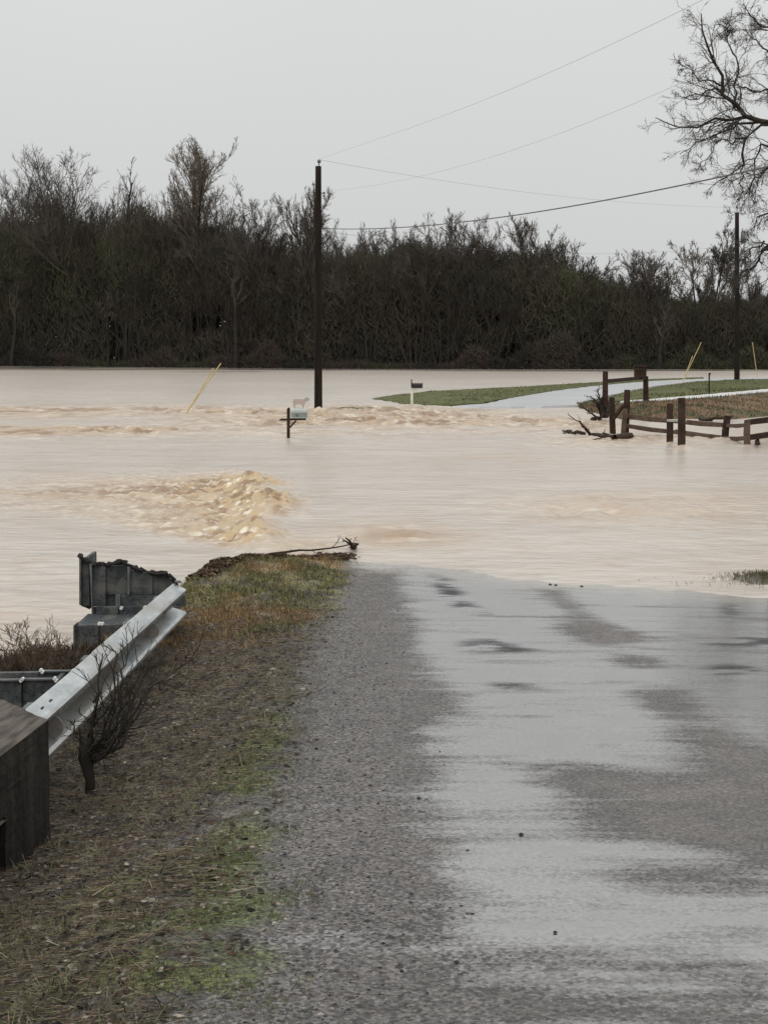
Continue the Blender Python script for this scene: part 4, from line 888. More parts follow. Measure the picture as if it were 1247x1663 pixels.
# ------------------------------------------------------------------ mailboxes
def mailbox_sheep():
    Y = 43.5; k = Y/F; b = at(467, 715, Y); b[2] = 0
    root = empty('mailbox', tuple(b), 'grey mailbox on a dark wooden post with a sheep cut-out on top', 'mailbox', 'mailboxes standing in the flood')
    def q(px, py, d=0): return at(px, py, Y+d)
    m = MB(); m.beam(q(468.5, 725), q(468.5, 664), .085, .085, .08, .08); m.prism([q(466, 664, -.04), q(471.5, 664, -.04), q(469, 661.5, -.04)], (0, .08, 0)); m.build('post', M['darkwood'], root, bevel=.004)
    m = MB(); m.beam(q(456, 681.5), q(497, 680.5), .08, .055); m.beam(q(453.5, 683), q(459, 680.5), .08, .03); m.build('arm', M['darkwood'], root)
    m = MB(); m.beam(q(471, 694), q(481, 683), .06, .05); m.build('brace', M['darkwood'], root)
    # box: an arched-top barrel lying along the arm
    x0, x1 = q(471.5, 670)[0], q(499.5, 670)[0]; zb = q(480, 679)[2]; zt = q(480, 663)[2]; hw = .085; zc = zt-hw
    prof = [(-hw, zb), (hw, zb)]+[(hw*math.cos(a), zc+hw*math.sin(a)) for a in np.linspace(0, math.pi, 9)]
    m = MB(); n = len(prof); vs = []
    for xx, s in ((x0, 1), (x0+.42*(x1-x0)/.44 if 0 else x1-.015, 1), (x1, .93)):
        for a, z in prof: vs.append((xx, b[1]+a*s, zb+(z-zb)*s))
    fs = [tuple(range(n))[::-1], tuple(2*n+i for i in range(n))]+[(j*n+i, j*n+(i+1) % n, (j+1)*n+(i+1) % n, (j+1)*n+i) for j in range(2) for i in range(n)]
    m.add(vs, fs); bx = m.build('box', M['mailpale'], root)
    m = MB(); m.box(((x0+x1)/2+.02, b[1]-hw-.004, (q(480, 677.5)[2]+q(480, 670)[2])/2), ((x1-x0)*.88, .006, .115)); m.build('side_plate', M['mailgrey'], bx)
    m = MB(); xx = q(483.5, 675)[0]; zz = q(483, 674.5)[2]; y_ = b[1]-hw-.010
    m.box((xx-.035, y_, zz), (.014, .004, .06)); m.box((xx, y_, zz+.024), (.03, .004, .012)); m.box((xx, y_, zz), (.03, .004, .012)); m.box((xx, y_, zz-.024), (.03, .004, .012)); m.box((xx+.012, y_, zz), (.01, .004, .056))
    m.build('house_number', M['numeral'], bx)
    # sheep
    body = [(476, 651), (478, 648.5), (484, 648), (492, 648.3), (495.5, 646.5), (497, 650), (496.5, 654), (494.5, 656.5), (494, 658), (493.5, 663), (491.2, 663), (491, 658), (488, 656.5), (482, 657), (480, 658.5), (479.8, 663), (477.6, 663), (476.5, 658), (475.5, 655)]
    m = MB(); m.prism([q(x, y) for x, y in body], (0, .014, 0)); sh = m.build('sheep_cutout', M['sheep'], root)
    head = [(494.5, 647.5), (497, 645.3), (500, 645), (502.5, 647.5), (502.3, 650), (499, 652), (496.5, 652), (495, 650)]
    m = MB(); m.prism([q(x, y, -.006) for x, y in head], (0, .012, 0)); m.build('sheep_head', M['sheepgrey'], sh)
    m = MB(); m.box(((q(485, 663)[0]), b[1], q(485, 663.3)[2]), (.30, .02, .02)); m.build('sheep_mount', M['mailpale'], sh)
mailbox_sheep()
def mailbox_white():
    Y = 69.0; b = at(669, 660, Y); root = empty('mailbox', tuple(b), 'small black mailbox with raised flag on a white post by the far lawn', 'mailbox', 'mailboxes standing in the flood')
    q = lambda px, py, d=0: at(px, py, Y+d)
    m = MB(); m.beam(q(668.7, 664), q(668.7, 629), .11, .11); m.build('post', M['white'], root, bevel=.005)
    m = MB(); m.beam(q(663, 630), q(669, 633.5), .07, .05); m.beam(q(666, 631.8), q(679, 632.2), .09, .05); m.beam(q(670, 638), q(676, 632.5), .06, .05); m.build('arm', M['white'], root)
    x0, x1 = q(669, 0)[0], q(687.3, 0)[0]; zb, zt = q(0, 630.5)[2], q(0, 622)[2]; hw = .085
    prof = [(-hw, zb+.02), (-hw*.7, zb), (hw*.7, zb), (hw, zb+.02)]+[(hw*math.cos(a), zt-.06+.06*math.sin(a)) for a in np.linspace(0, math.pi, 7)]
    m = MB(); n = len(prof); vs = [(xx+(.02 if z > zt-.04 and xx == x1 else 0), b[1]+a, z) for xx in (x0, x1) for a, z in prof]
    m.add(vs, [tuple(range(n))[::-1], tuple(n+i for i in range(n))]+[(i, (i+1) % n, (i+1) % n+n, i+n) for i in range(n)]); bx = m.build('box', M['mailblack'], root)
    m = MB(); m.beam(q(668.2, 628, -.1), q(668.2, 616, -.1), .05, .012); m.build('flag', M['mailblack'], bx)
mailbox_white()

# ------------------------------------------------------------------ fences and frame on the right
def wfence():
    o = at(1016, 705, 46.4); o[2] = 0
    root = empty('split_rail_fence', tuple(o), 'reddish brown split rail fence half under water on the right', 'fence')
    P = {}
    def post(px, top, bot, Y, w, mat='redwood', lean=0, w2=None):
        m = MB(); a = at(px-lean, bot+6, Y); c = at(px+lean, top, Y); mid = (a+c)/2+np.array([random.uniform(-.02, .02), 0, 0])
        m.beam(a, mid, w, w, w, w); m.beam(mid, c, w, w, (w2 or w*.92), (w2 or w*.92)); m.build('fence_post', M[mat], root, bevel=.01)
    random.seed(3)
    post(994, 645, 705, 46.6, .16, 'darkwood', -1); post(1016.5, 633, 705, 46.4, .17, 'redwood', 1.5); post(1013, 664, 706, 46.0, .13, 'railwood', 2)
    post(1087, 655, 722, 41.4, .155); post(1106, 646, 728, 40.0, .17)
    post(1178.5, 675, 713, 44.2, .17, 'redwood', 2.5); post(1213, 682, 723, 41.4, .15, 'railwood'); post(1290, 672, 712, 44, .16)
    m = MB(); m.beam(at(996, 680, 46.5), at(1012, 658, 46.2), .06, .09); m.build('brace', M['darkwood'], root)
    def rail(a, b, h=.13, mat='railwood'):
        m = MB(); a = at(*a); b = at(*b); c = (a+b)/2+np.array([0, 0, -.02]); m.beam(a, c, .07, h*.9, .07, h); m.beam(c, b, .07, h, .07, h*.85); m.build('rail', M[mat], root, bevel=.012)
    rail((1013, 675, 46.3), (1098, 684, 45.2), .15); rail((1096, 683.5, 45.2), (1180, 690.5, 44.2), .14)
    rail((1013, 691, 46.2), (1098, 702, 45.1), .13); rail((1096, 701, 45.1), (1180, 712, 44.1), .15)
    rail((1178, 691, 44.3), (1214, 690, 41.6), .11); rail((1178, 712, 44.2), (1214, 711, 41.6), .12)
    rail((1212, 686, 41.6), (1292, 674, 44), .16, 'redwood'); rail((1212, 711, 41.6), (1292, 697, 44), .16, 'redwood')
    m = MB(); m.box((at(1098, 683, 40.7)[0], 40.7, at(1098, 683, 40.7)[2]), (.42, .35, .05), .1); m.build('plank', M['paleplank'], root)
wfence()
def stand():
    o = at(982, 675, 56); root = empty('wooden_stand', tuple(o), 'dark red wooden frame of two posts and crossbar, box on its right end', 'wooden stand')
    m = MB(); m.beam(at(982, 679, 56), at(982.5, 603, 56), .20, .16, .17, .14); m.build('post', M['redwood'], root, bevel=.01)
    m = MB(); m.beam(at(1048, 655, 62), at(1048, 611, 62), .20, .16, .18, .15); m.build('post', M['redwood'], root, bevel=.01)
    m = MB(); m.beam(at(984, 619, 56.1), at(1048, 613, 62), .12, .12); m.build('crossbar', M['redwood'], root)
    c = at(1039, 605, 61); m = MB(); m.box((c[0], c[1], c[2]), (.42, .34, .42)); bx = m.build('box', M['redwood'], root, bevel=.01)
    m = MB(); m.box((c[0], c[1], c[2]+.24), (.48, .40, .05)); m.build('box_lid', M['redwood'], bx)
stand()
# thin marker post on the far lawn
m = MB(); a = at(1151, 640, 72); m.tube([at(1151, 641, 72), at(1151, 606, 72)], .035, 6)
m.box((a[0], a[1], at(1151, 607, 72)[2]), (.10, .05, .08)); tag(m.build('marker_post', M['darkwood'], origin=tuple(a)), 'thin dark marker post standing on the lawn left of the far pole', 'post')

# ------------------------------------------------------------------ far lawns, far road, drive, bank
def slab(name, pts, th, mat, label, colfn, res=.6, kind='structure', crown=0.0):
    """pts: (px,py,z) outline; a ground slab with irregular edges and sloping sides"""
    P = np.array([gnd(a, b, c) for a, b, c in pts]); out_ = []
    for i in range(len(P)):
        a, b = P[i], P[(i+1) % len(P)]; n = max(1, int(np.linalg.norm(b-a)/res))
        for j in range(n):
            q = a+(b-a)*j/n; q = q.copy(); q[:2] += rng.normal(0, res*.12, 2); out_.append(q)
    out_ = np.array(out_)
    import bmesh
    bm = bmesh.new(); vs = [bm.verts.new(q) for q in out_]
    lo = out_.copy(); c = out_.mean(0); lo[:, :2] += norm(out_-c)[:, :2]*.10; lo[:, 2] -= th
    vl = [bm.verts.new(q) for q in lo]; n = len(vs)
    es = [bm.edges.new((vs[i], vs[(i+1) % n])) for i in range(n)]
    bmesh.ops.triangle_fill(bm, use_beauty=True, edges=es)
    for i in range(n): bm.faces.new((vs[i], vl[i], vl[(i+1) % n], vs[(i+1) % n]))
    bmesh.ops.recalc_face_normals(bm, faces=bm.faces)
    me = bpy.data.meshes.new(name); bm.to_mesh(me); bm.free()
    co = np.zeros(len(me.vertices)*3, np.float32); me.vertices.foreach_get('co', co); co = co.reshape(-1, 3)
    a = me.attributes.new('col', 'FLOAT_COLOR', 'POINT'); a.data.foreach_set('color', np.hstack([np.array([colfn(v) for v in co]), np.ones((len(co), 1))]).astype(np.float32).ravel())
    me.materials.append(mat); o = bpy.data.objects.new(name, me); link(o); return tag(o, label, kind=kind), P
def far_road_mat():
    m = mat_noise('wet_far_road', (.30, .30, .31), (.40, .40, .40), .8, .5, .25, stretch=(.5, 2, 1), bdist=.03)
    b = m.node_tree.nodes['Principled BSDF']; b.inputs['Coat Weight'].default_value = .5; b.inputs['Coat IOR'].default_value = 1.5; b.inputs['Coat Roughness'].default_value = .25
    return m
GREEN = lambda v: (.078, .084, .026)
lawnL = [(604, 647, .02), (640, 641, .10), (700, 635, .16), (780, 631, .2), (850, 627.5, .2), (970, 620.5, .22), (1050, 616, .22), (1140, 612.5, .2), (1140, 615, .2), (1060, 618, .22), (970, 625.5, .22), (900, 634, .2), (850, 642, .18), (800, 650, .14), (775, 655, .10), (720, 657, .06), (670, 657, .03), (635, 652, .02)]
slab('lawn', lawnL, .3, M['farlawn'], 'green grass tongue between the flood and the far road', GREEN)
slab('lawn', [(540, 662, .02), (565, 660.5, .03), (605, 661, .03), (612, 663.5, .03), (575, 664.5, .02), (548, 664, .01)], .3, M['farlawn'], 'small dark green strip of grass just above the flood', GREEN)
roadF = [(735, 659.5, .07), (790, 655, .10), (815, 649, .12), (860, 640, .16), (905, 633, .18), (970, 625, .2), (1060, 617.6, .2), (1140, 614.5, .2), (1247, 612.5, .2), (1330, 612, .2), (1330, 616, .2), (1247, 617, .2), (1130, 619, .2), (1060, 627, .2), (1010, 637, .19), (975, 645, .16), (945, 652, .12), (945, 657, .10), (880, 659.5, .09), (800, 660.5, .08)]
slab('far_road', roadF, .14, far_road_mat(), 'wet grey road curving away between lawns on the far side', lambda v: (.1, .1, .1))
lawnR = [(945, 654, .12), (1000, 641, .3), (1040, 632, .36), (1075, 627, .38), (1130, 619.5, .38), (1200, 616, .4), (1300, 615, .4), (1500, 614, .4), (1500, 636, .5), (1247, 635, .5), (1150, 642, .45), (1060, 648, .4), (1000, 651, .3), (960, 656, .15)]
slab('lawn', lawnR, .5, M['farlawn'], 'bright green lawn on the right around the far pole', GREEN)
slab('driveway', [(1010, 650.5, .44), (1060, 647.5, .46), (1150, 640, .5), (1247, 631.5, .55), (1400, 620, .6), (1400, 626, .6), (1247, 636, .55), (1150, 645, .5), (1060, 651, .46), (1010, 653, .44)], .25,
     mat_noise('pale_concrete', (.42, .41, .39), (.56, .54, .52), 1, .6, .1), 'pale concrete driveway strip between the lawn and the brown bank', lambda v: (.5, .5, .5))
def bank():
    fx = [938, 960, 985, 1010, 1060, 1120, 1180, 1247, 1400]; fy = [662, 671, 677, 683, 684, 682, 684, 678, 676]
    bxp = [938, 960, 985, 1010, 1060, 1120, 1180, 1247, 1400]; by = [655, 655, 652, 652, 651, 647, 642, 636, 632]
    u = np.linspace(938, 1400, 180); v = np.linspace(0, 1, 26)
    V = np.zeros((26, 180, 3)); 
    for j, t in enumerate(v):
        for i, px in enumerate(u):
            a = gnd(px, np.interp(px, fx, fy), -.03); c = gnd(px, np.interp(px, bxp, by), float(np.interp(px, [938, 990, 1060, 1247], [.12, .38, .5, .58])))
            p = a+(c-a)*t; p[2] = a[2]+(c[2]-a[2])*(t**.6); V[j, i] = p
    nx, ny = V[..., 0], V[..., 1]
    V[..., 2] += (fbm(nx*1.2, ny*1.2, 91)-.5)*.22*np.sin(np.pi*np.clip(v, 0, 1))[:, None]
    V[0, :, 2] = -.2; V[-1, :, 2] -= .1
    n1 = fbm(nx*.7, ny*.7, 92); n2 = fbm(nx*2.4, ny*2.4, 93)
    col = np.zeros(nx.shape+(3,))+C(.095, .085, .045); col = lerp(col, C(.16, .105, .060), sstep(.42, .58, n1)); col = lerp(col, C(.06, .065, .03), sstep(.5, .68, n2)); col = lerp(col, C(.09, .09, .09), sstep(.80, .95, v[:, None]+0*nx)*sstep(.45, .55, n2)*.8)
    o = mesh_np('bank', V, grid_faces(26, 180), M['attr'], smooth=True, attrs={'col': col.reshape(-1, 3)}); tag(o, 'bank of brown and orange dead grass behind the rail fence', kind='structure')
    n = 12000; j = rng.integers(1, 25, n); i = rng.integers(0, 179, n); P = V[j, i]+rng.uniform(-.05, .05, (n, 3))*np.array([1, 1, 0])
    cc = col[j, i]*rng.uniform(.6, 1.5, (n, 1))
    scatter('dead_grass', BT*np.array([2.2, 1, 1]), BF, P, rng.uniform(0, 6.28, n), rng.normal(0, .5, n), rng.uniform(.04, .12, n), cc, M['litter'], 'tufts of dead grass on the brown bank')
bank()
# lawn blades so that edges are not clean
for nm, pl, z, n in (('lawn_grass', lawnL, .14, 9000), ('lawn_grass', lawnR, .40, 11000)):
    P = np.array([gnd(a, b, c) for a, b, c in pl]); x = rng.uniform(P[:, 0].min(), P[:, 0].max(), n*3); y = rng.uniform(P[:, 1].min(), P[:, 1].max(), n*3)
    k = inpoly(x, y, P[:, :2].tolist()); x, y = x[k], y[k]; zz = np.array([P[np.argmin((P[:, 0]-a)**2+(P[:, 1]-b)**2), 2] for a, b in zip(x, y)])
    n_ = len(x); scatter(nm, BT*np.array([3, 1, 1]), BF, np.stack([x, y, zz-.02], 1), rng.uniform(0, 6.28, n_), rng.normal(0, .5, n_), rng.uniform(.05, .11, n_), pick(n_, [(.075, .082, .024), (.10, .10, .035), (.055, .06, .022)]), M['litter'],
            'short green grass blades on the far lawn' if pl is lawnL else 'short green grass blades on the right lawn')

# ------------------------------------------------------------------ flotsam
def branch_thing(name, label, paths, mat='darkwood', seed=0, twigs=4, group=None, tl_=.35):
    rg = np.random.default_rng(seed); o = np.array(paths[0][0][0])
    A = []
    for pts, r in paths:
        p = np.array(pts); s = np.concatenate([[0], np.cumsum(np.linalg.norm(np.diff(p, axis=0), axis=1))]); q = np.linspace(0, s[-1], 9)
        pp = np.stack([np.interp(q, s, p[:, k]) for k in range(3)], 1); pp[1:] += rg.normal(0, s[-1]*.012, (8, 3)); A.append((pp[None], (r*np.linspace(1, .35, 9))[None]))
    a = (np.concatenate([x for x, _ in A]), np.concatenate([x for _, x in A])); L_ = [a]
    if twigs:
        q = spawn(*a, twigs, .2, .7, tl_, rg, .5, .004); b = grow(q[0], q[1], q[2], q[3], q[3]*.5, 3, .2, .03, rg); L_.append(b)
        q = spawn(*b, 3, .2, .7, .5, rg, .6, .003); L_.append(grow(q[0], q[1], q[2], q[3], q[3]*.5, 2, .2, .02, rg))
    V, Fc = seg_mesh(L_, 6); ob = mesh_np(name, V, Fc, M[mat], smooth=True, origin=o); return tag(ob, label, 'branch', group)
g0 = lambda px, py, z=0.02: gnd(px, py, z)
branch_thing('driftwood_branch', 'long thin stick washed up at the tip of the grassy mound', [([g0(398, 909, .05), g0(450, 900, .07), g0(500, 893, .07), g0(560, 887, .08), g0(579, 885, .08)], .020)], seed=1, twigs=5, tl_=.12)
branch_thing('driftwood_branch', 'knotty stub at the right end of the long stick', [([g0(574, 890, .02), g0(576, 886, .10), g0(581, 884, .13)], .04), ([g0(577, 888, .05), g0(570, 887, .10)], .025)], seed=2, twigs=2)
wd_ = lambda px, py, Y: at(px, py, Y)
branch_thing('driftwood_log', 'dark log lying in the water against the foot of the fence', [([g0(1022, 709, .05), g0(1000, 710, .1), g0(975, 707, .08), g0(958, 704, .1)], .13), ([g0(958, 706, .03), g0(945, 690, .45)[:3]*0+at(940, 684, 45.5)], .05)], seed=3, twigs=2, tl_=.2)
branch_thing('driftwood_branch', 'low dark stick floating left of the log', [([g0(950, 705, .03), g0(935, 703, .06), g0(914, 699, .05)], .06)], seed=4, twigs=3, tl_=.15)
branch_thing('driftwood_branch', 'thin pale branch poking up left from the log', [([g0(960, 706, .03), at(940, 683, 47), at(922, 673, 47.5)], .035)], mat='railwood', seed=5, twigs=3, tl_=.2)
branch_thing('brush_pile', 'tangle of bare twigs at the foot of the left stand post', [([at(976, 678, 56), at(970, 655, 56), at(958, 643, 56.2)], .05), ([at(978, 678, 55.8), at(974, 650, 55.8), at(969, 632, 55.8)], .05), ([at(985, 678, 55.6), at(988, 660, 55.6), at(994, 650, 55.6)], .06), ([at(968, 677, 56), at(950, 664, 56), at(942, 660, 56)], .04), ([at(980, 677, 55.9), at(977, 660, 55.9), at(975, 648, 55.9)], .08)], mat='bark_near', seed=6, twigs=9, tl_=.4)
branch_thing('driftwood_branch', 'dark clump of debris below the left stand post', [([g0(962, 681, .02), g0(968, 678, .12), g0(976, 680, .03)], .09)], seed=7, twigs=4, tl_=.3)
branch_thing('driftwood_log', 'dark log on the shore in front of the brown bank', [([g0(1136, 680, .06), g0(1158, 681, .08), g0(1184, 677, .18), g0(1190, 676, .15)], .07)], seed=8, twigs=2, tl_=.15)
for px, py, s, lab in ((1229, 719, .09, 'small dark stump breaking the water right of the fence posts'), (1213, 679, .0, '')):
    if s: branch_thing('driftwood_stump', lab, [([g0(px, py+2, -.05), g0(px, py, .05), g0(px, py, .14)], s)], seed=9, twigs=0)
branch_thing('twig', 'single thin upright twig at the left foot of the mound', [([at(309, 963, 16.4), at(309, 945, 16.4), at(308, 932, 16.4)], .008)], seed=10, twigs=2, tl_=.3)

# dark leaning scrub right of centre bank
# ------------------------------------------------------------------ bridge parapet
def parapet():
    o = (-1.62, 7.6, 0.0)
    root = empty('bridge_parapet', o, 'brown stained concrete bridge parapet end at the left edge', 'parapet')
    fp = [(-1.62, 7.6), (-1.98, 8.02), (-2.42, 8.12), (-2.42, .5), (-1.62, .5)]
    zt = .715
    m = MB(); lo = [(x, y, -1.2) for x, y in fp]; hi = [(x, y, zt) for x, y in fp]
    # road face split so the recessed panel is a real recess
    yA, yB, zA, zB = 6.9, 3.2, .42, .02; d = .07; x = -1.62
    m.add(lo+hi, [(0, 5, 6, 1), (1, 6, 7, 2), (2, 7, 8, 3), (3, 8, 9, 4), (5, 9, 8, 7, 6), (0, 1, 2, 3, 4)])
    face = [(x, 7.6, -1.2), (x, .5, -1.2), (x, .5, zt), (x, 7.6, zt), (x, yA, zB-.3), (x, yB, zB-.3), (x, yB, zA), (x, yA, zA)]
    m.add(face, [(0, 1, 5, 4), (1, 2, 6, 5), (2, 3, 7, 6), (3, 0, 4, 7)])
    back = [(x-d, yA, zB-.3), (x-d, yB, zB-.3), (x-d, yB, zA), (x-d, yA, zA)]
    m.add(face[4:]+back, [(4, 5, 6, 7), (0, 4, 5, 1), (1, 5, 6, 2), (2, 6, 7, 3), (3, 7, 4, 0)])
    wl = m.build('wall', M['concrete'], root)
    bv = wl.modifiers.new('weld', 'WELD'); bv.merge_threshold = .001
    bv = wl.modifiers.new('bevel', 'BEVEL'); bv.width = .018; bv.segments = 2
    sd = wl.modifiers.new('subdiv', 'SUBSURF'); sd.subdivision_type = 'SIMPLE'; sd.levels = sd.render_levels = 4
    tx = bpy.data.textures.new('worn', 'CLOUDS'); tx.noise_scale = .12
    ds = wl.modifiers.new('worn', 'DISPLACE'); ds.texture = tx; ds.strength = .02; ds.mid_level = .5; ds.texture_coords = 'LOCAL'
parapet(); bpy.data.objects['bridge_parapet'].rotation_euler[2] = math.radians(-5.5)

# ------------------------------------------------------------------ guardrail
def guardrail():
    YN, YM, YF = 8.15, 10.25, 13.55
    xc = lambda y: float(np.interp(y, [YN, YF], [-1.885, -1.79])); zc = lambda y: float(np.interp(y, [YN, YF], [.445, .335]))
    root = empty('guardrail', (xc(YN), YN, 0), 'galvanised steel guardrail running from the parapet to the mound', 'guardrail')
    prof = [(.000, .160), (.012, .156), (.080, .120), (.092, .108), (.090, .092), (.080, .082), (-.008, .060), (-.012, .052), (-.012, -.036), (-.006, -.044), (.078, -.078), (.092, -.092), (.092, -.108), (.080, -.122), (.012, -.156), (.000, -.160)]
    K = 1.0
    def beam(y0, y1, off, n=26):
        m = MB(); vs = []; fs = []; k = len(prof)
        for i in range(n+1):
            y = y0+(y1-y0)*i/n
            wx = .003*math.sin(y*2.3); wz = .002*math.sin(y*1.7+.6)
            for a, z in prof: vs.append((xc(y)+a*1.22-.012+off+wx, y, zc(y)+z*K+wz))
        for i in range(n):
            for j in range(k-1): fs.append((i*k+j, i*k+j+1, (i+1)*k+j+1, (i+1)*k+j))
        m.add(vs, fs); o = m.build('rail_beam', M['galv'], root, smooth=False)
        o.data.materials.append(M['web_shade'])
        for i, p in enumerate(o.data.polygons): p.material_index = 1 if (i % (k-1)) in (6, 7, 8) else 0  # web faces take the dark tone: valley shade painted into the colour
        s = o.modifiers.new('solid', 'SOLIDIFY'); s.thickness = .006; s.offset = 0
        return o
    b1 = beam(YN, YM+.16, .006); b2 = beam(YM-.16, YF, 0.0)
    # slots and bolts
    def slot(y, zl, al, w=.05, h=.016, mat='slot', nm='bolt_slot'):
        a = np.interp(zl, [-.158, -.118, -.08, -.03, 0, .03, .08, .118, .158], [.0, .083, .083, -.012, -.012, -.005, .083, .083, .0])
        m = MB(); dz = .006; m.box((xc(y)+a*1.22-.006, y, zc(y)+zl*K), (.012, w, h)); m.build(nm, M[mat], root)
    for y in (8.42, 8.62): slot(y, .135, 0, .055, .02)
    for y in (8.55, 9.05, 9.45, 10.2, 10.9, 11.9, 12.6, 13.3): slot(y, .0, 0, .045, .03)
    for y in (YM-.1, YM+.05):
        for zl in (.13, -.13): slot(y, zl, 0, .03, .03, 'galv', 'splice_bolt')
    # round reflectors in the valley
    for y, r in ((8.62, .064), (12.0, .058), (10.45, .050)):
        m = MB(); x = xc(y)+.055; z = zc(y)-.005
        m.tube([(x, y, z), (x, y+.012, z)], r, 18); m.build('reflector', M['disc'], root)
    # posts with spacer blocks
    for y in (8.75, 10.3, 11.9, 13.2):
        g = float(zground(np.array([xc(y)-.1]), np.array([y]))[0]); x = xc(y)
        m = MB(); m.box((x-.07, y, zc(y)-.02), (.10, .15, .22)); m.build('spacer_block', M['galvdark'], root)
        m = MB(); zz0, zz1 = g-.3, zc(y)+.08; h = zz1-zz0; c = (zz0+zz1)/2
        m.box((x-.12, y, c), (.012, .006+.09, h)); m.box((x-.02, y, c-.16), (.012, .10, h-.32)); m.box((x-.07, y, c), (.09, .008, h)); m.build('post', M['galvdark'], root)
    # bent tongue at the far end
    m = MB(); y = YF; m.box((xc(y)+.03, y+.02, zc(y)+.175), (.05, .08, .012), .2); m.build('end_tab', M['galvdark'], root)
guardrail()

# ------------------------------------------------------------------ steel bin walls (retaining walls of bolted bins)
def bin_wall_far():
    Y = 14.0; o = at(130, 1040, Y)
    root = empty('bin_wall', tuple(o), 'tall dark steel bin retaining wall with a torn top edge behind the guardrail', 'retaining wall')
    q = lambda x, y, d=0: at(x, y, Y+d)
    def pan(pts, d, th=.05, nm='panel', mat='bin'):
        m = MB(); m.prism([q(x, y, d) for x, y in pts], (0, th, 0)); return m.build(nm, M[mat], root, bevel=.004)
    # torn backing sheet
    pan([(131, 904), (134, 904), (137, 909), (146, 911), (149, 916), (158, 914), (172, 917), (186, 914), (201, 910), (204, 915), (216, 918), (228, 924), (246, 929), (271, 931), (280, 936), (288, 945), (300, 985), (150, 985), (146, 990), (131, 983)], .06, .03, 'backing_sheet', 'rust')
    pan([(129, 904), (132.5, 903), (132.5, 984), (129, 982)], -.02, .10, 'flange', 'bin')
    pan([(132.5, 911), (145, 914), (146, 985), (132.5, 983)], .02, .04)
    pan([(145.6, 916), (149.5, 917), (151, 1014), (150, 1014)], -.04, .06, 'flange', 'binlight')
    pan([(149.5, 918), (172, 919), (172, 985), (151, 985)], .0); pan([(172.3, 920), (184, 919), (207, 918), (207, 966), (172.3, 966)], .025)
    pan([(207, 920), (211, 922), (211, 966), (207, 966)], -.03, .07, 'flange', 'binlight')
    pan([(211, 926), (248, 932), (248, 966), (211, 966)], .0); pan([(248.3, 934), (272, 936), (286, 946), (280, 966), (248.3, 966)], .02)
    pan([(172.3, 966.5), (189, 966.5), (189, 985), (172.3, 985)], .045); pan([(188, 966), (196, 966), (196, 985), (188, 985)], -.02, .05, 'flange', 'binlight')
    pan([(196.3, 966.5), (300, 966.5), (300, 985), (196.3, 985)], .0)
    pan([(156, 985.5), (192, 985.5), (192, 1014), (156, 1014)], -.12); pan([(151, 986), (156, 986), (156, 1016), (151, 1016)], .05, .03, 'flange', 'rust')
    pan([(192.6, 985.5), (290, 985.5), (275, 1014), (192.6, 1014)], -.10)
    pan([(121, 1017), (150, 1014.5), (160, 1014.5), (160, 1066), (121, 1066)], -.75); pan([(160.5, 1014.5), (262, 1014.5), (230, 1066), (160.5, 1066)], -.72)
    pan([(119.5, 1016), (123, 1014.5), (123, 1066), (119.5, 1066)], -.80, .14, 'flange', 'bin')
    # thick torn lip
    m = MB(); lip = [(131, 903.5), (137, 909), (146, 911.5), (151, 917.5), (160, 915), (173, 917), (187, 914.5), (201, 910.5), (206, 917), (217, 920), (229, 926), (247, 930), (270, 932), (280, 938), (287, 946)]
    rl = [.012, .02, .016, .03, .02, .026, .02, .022, .03, .022, .034, .02, .028, .036, .03]
    lj = [(x0_+(x1_-x0_)*t_+random.uniform(-.6, .6), y0_+(y1_-y0_)*t_+random.uniform(-1.6, 1.2)) for (x0_, y0_), (x1_, y1_) in zip(lip[:-1], lip[1:]) for t_ in (0, .33, .66)]; m.tube([q(x, y, random.uniform(-.02, .02)) for x, y in lj], [random.uniform(.008, .030) for _ in lj], 5); m.build('torn_lip', M['rust'], root)
    for x, y in ((197, 988), (235, 987), (161, 1013.5), (166, 1013.5), (203, 1013), (205, 1012.5)):
        c = q(x, y, -.17 if y < 1000 else -.79); m = MB(); m.tube([(c[0], c[1], c[2]), (c[0], c[1]+.04, c[2])], .014, 8); m.build('bolt', M['bolt'], root)
    m = MB(); a0, a1 = q(121, 1015, -.70), q(262, 1015, -.66); m.box(((a0[0]+a1[0])/2, 13.62, a0[2]-.02), (a1[0]-a0[0], .62, .02)); m.build('step_plate', M['bin'], root)
    # side return so that it is a box from another position
    a = q(131, 985, .05); m = MB(); m.box((a[0]+.02, a[1]+.35, a[2]+.2), (.03, .6, .42)); m.build('side_panel', M['bin'], root)
bin_wall_far()
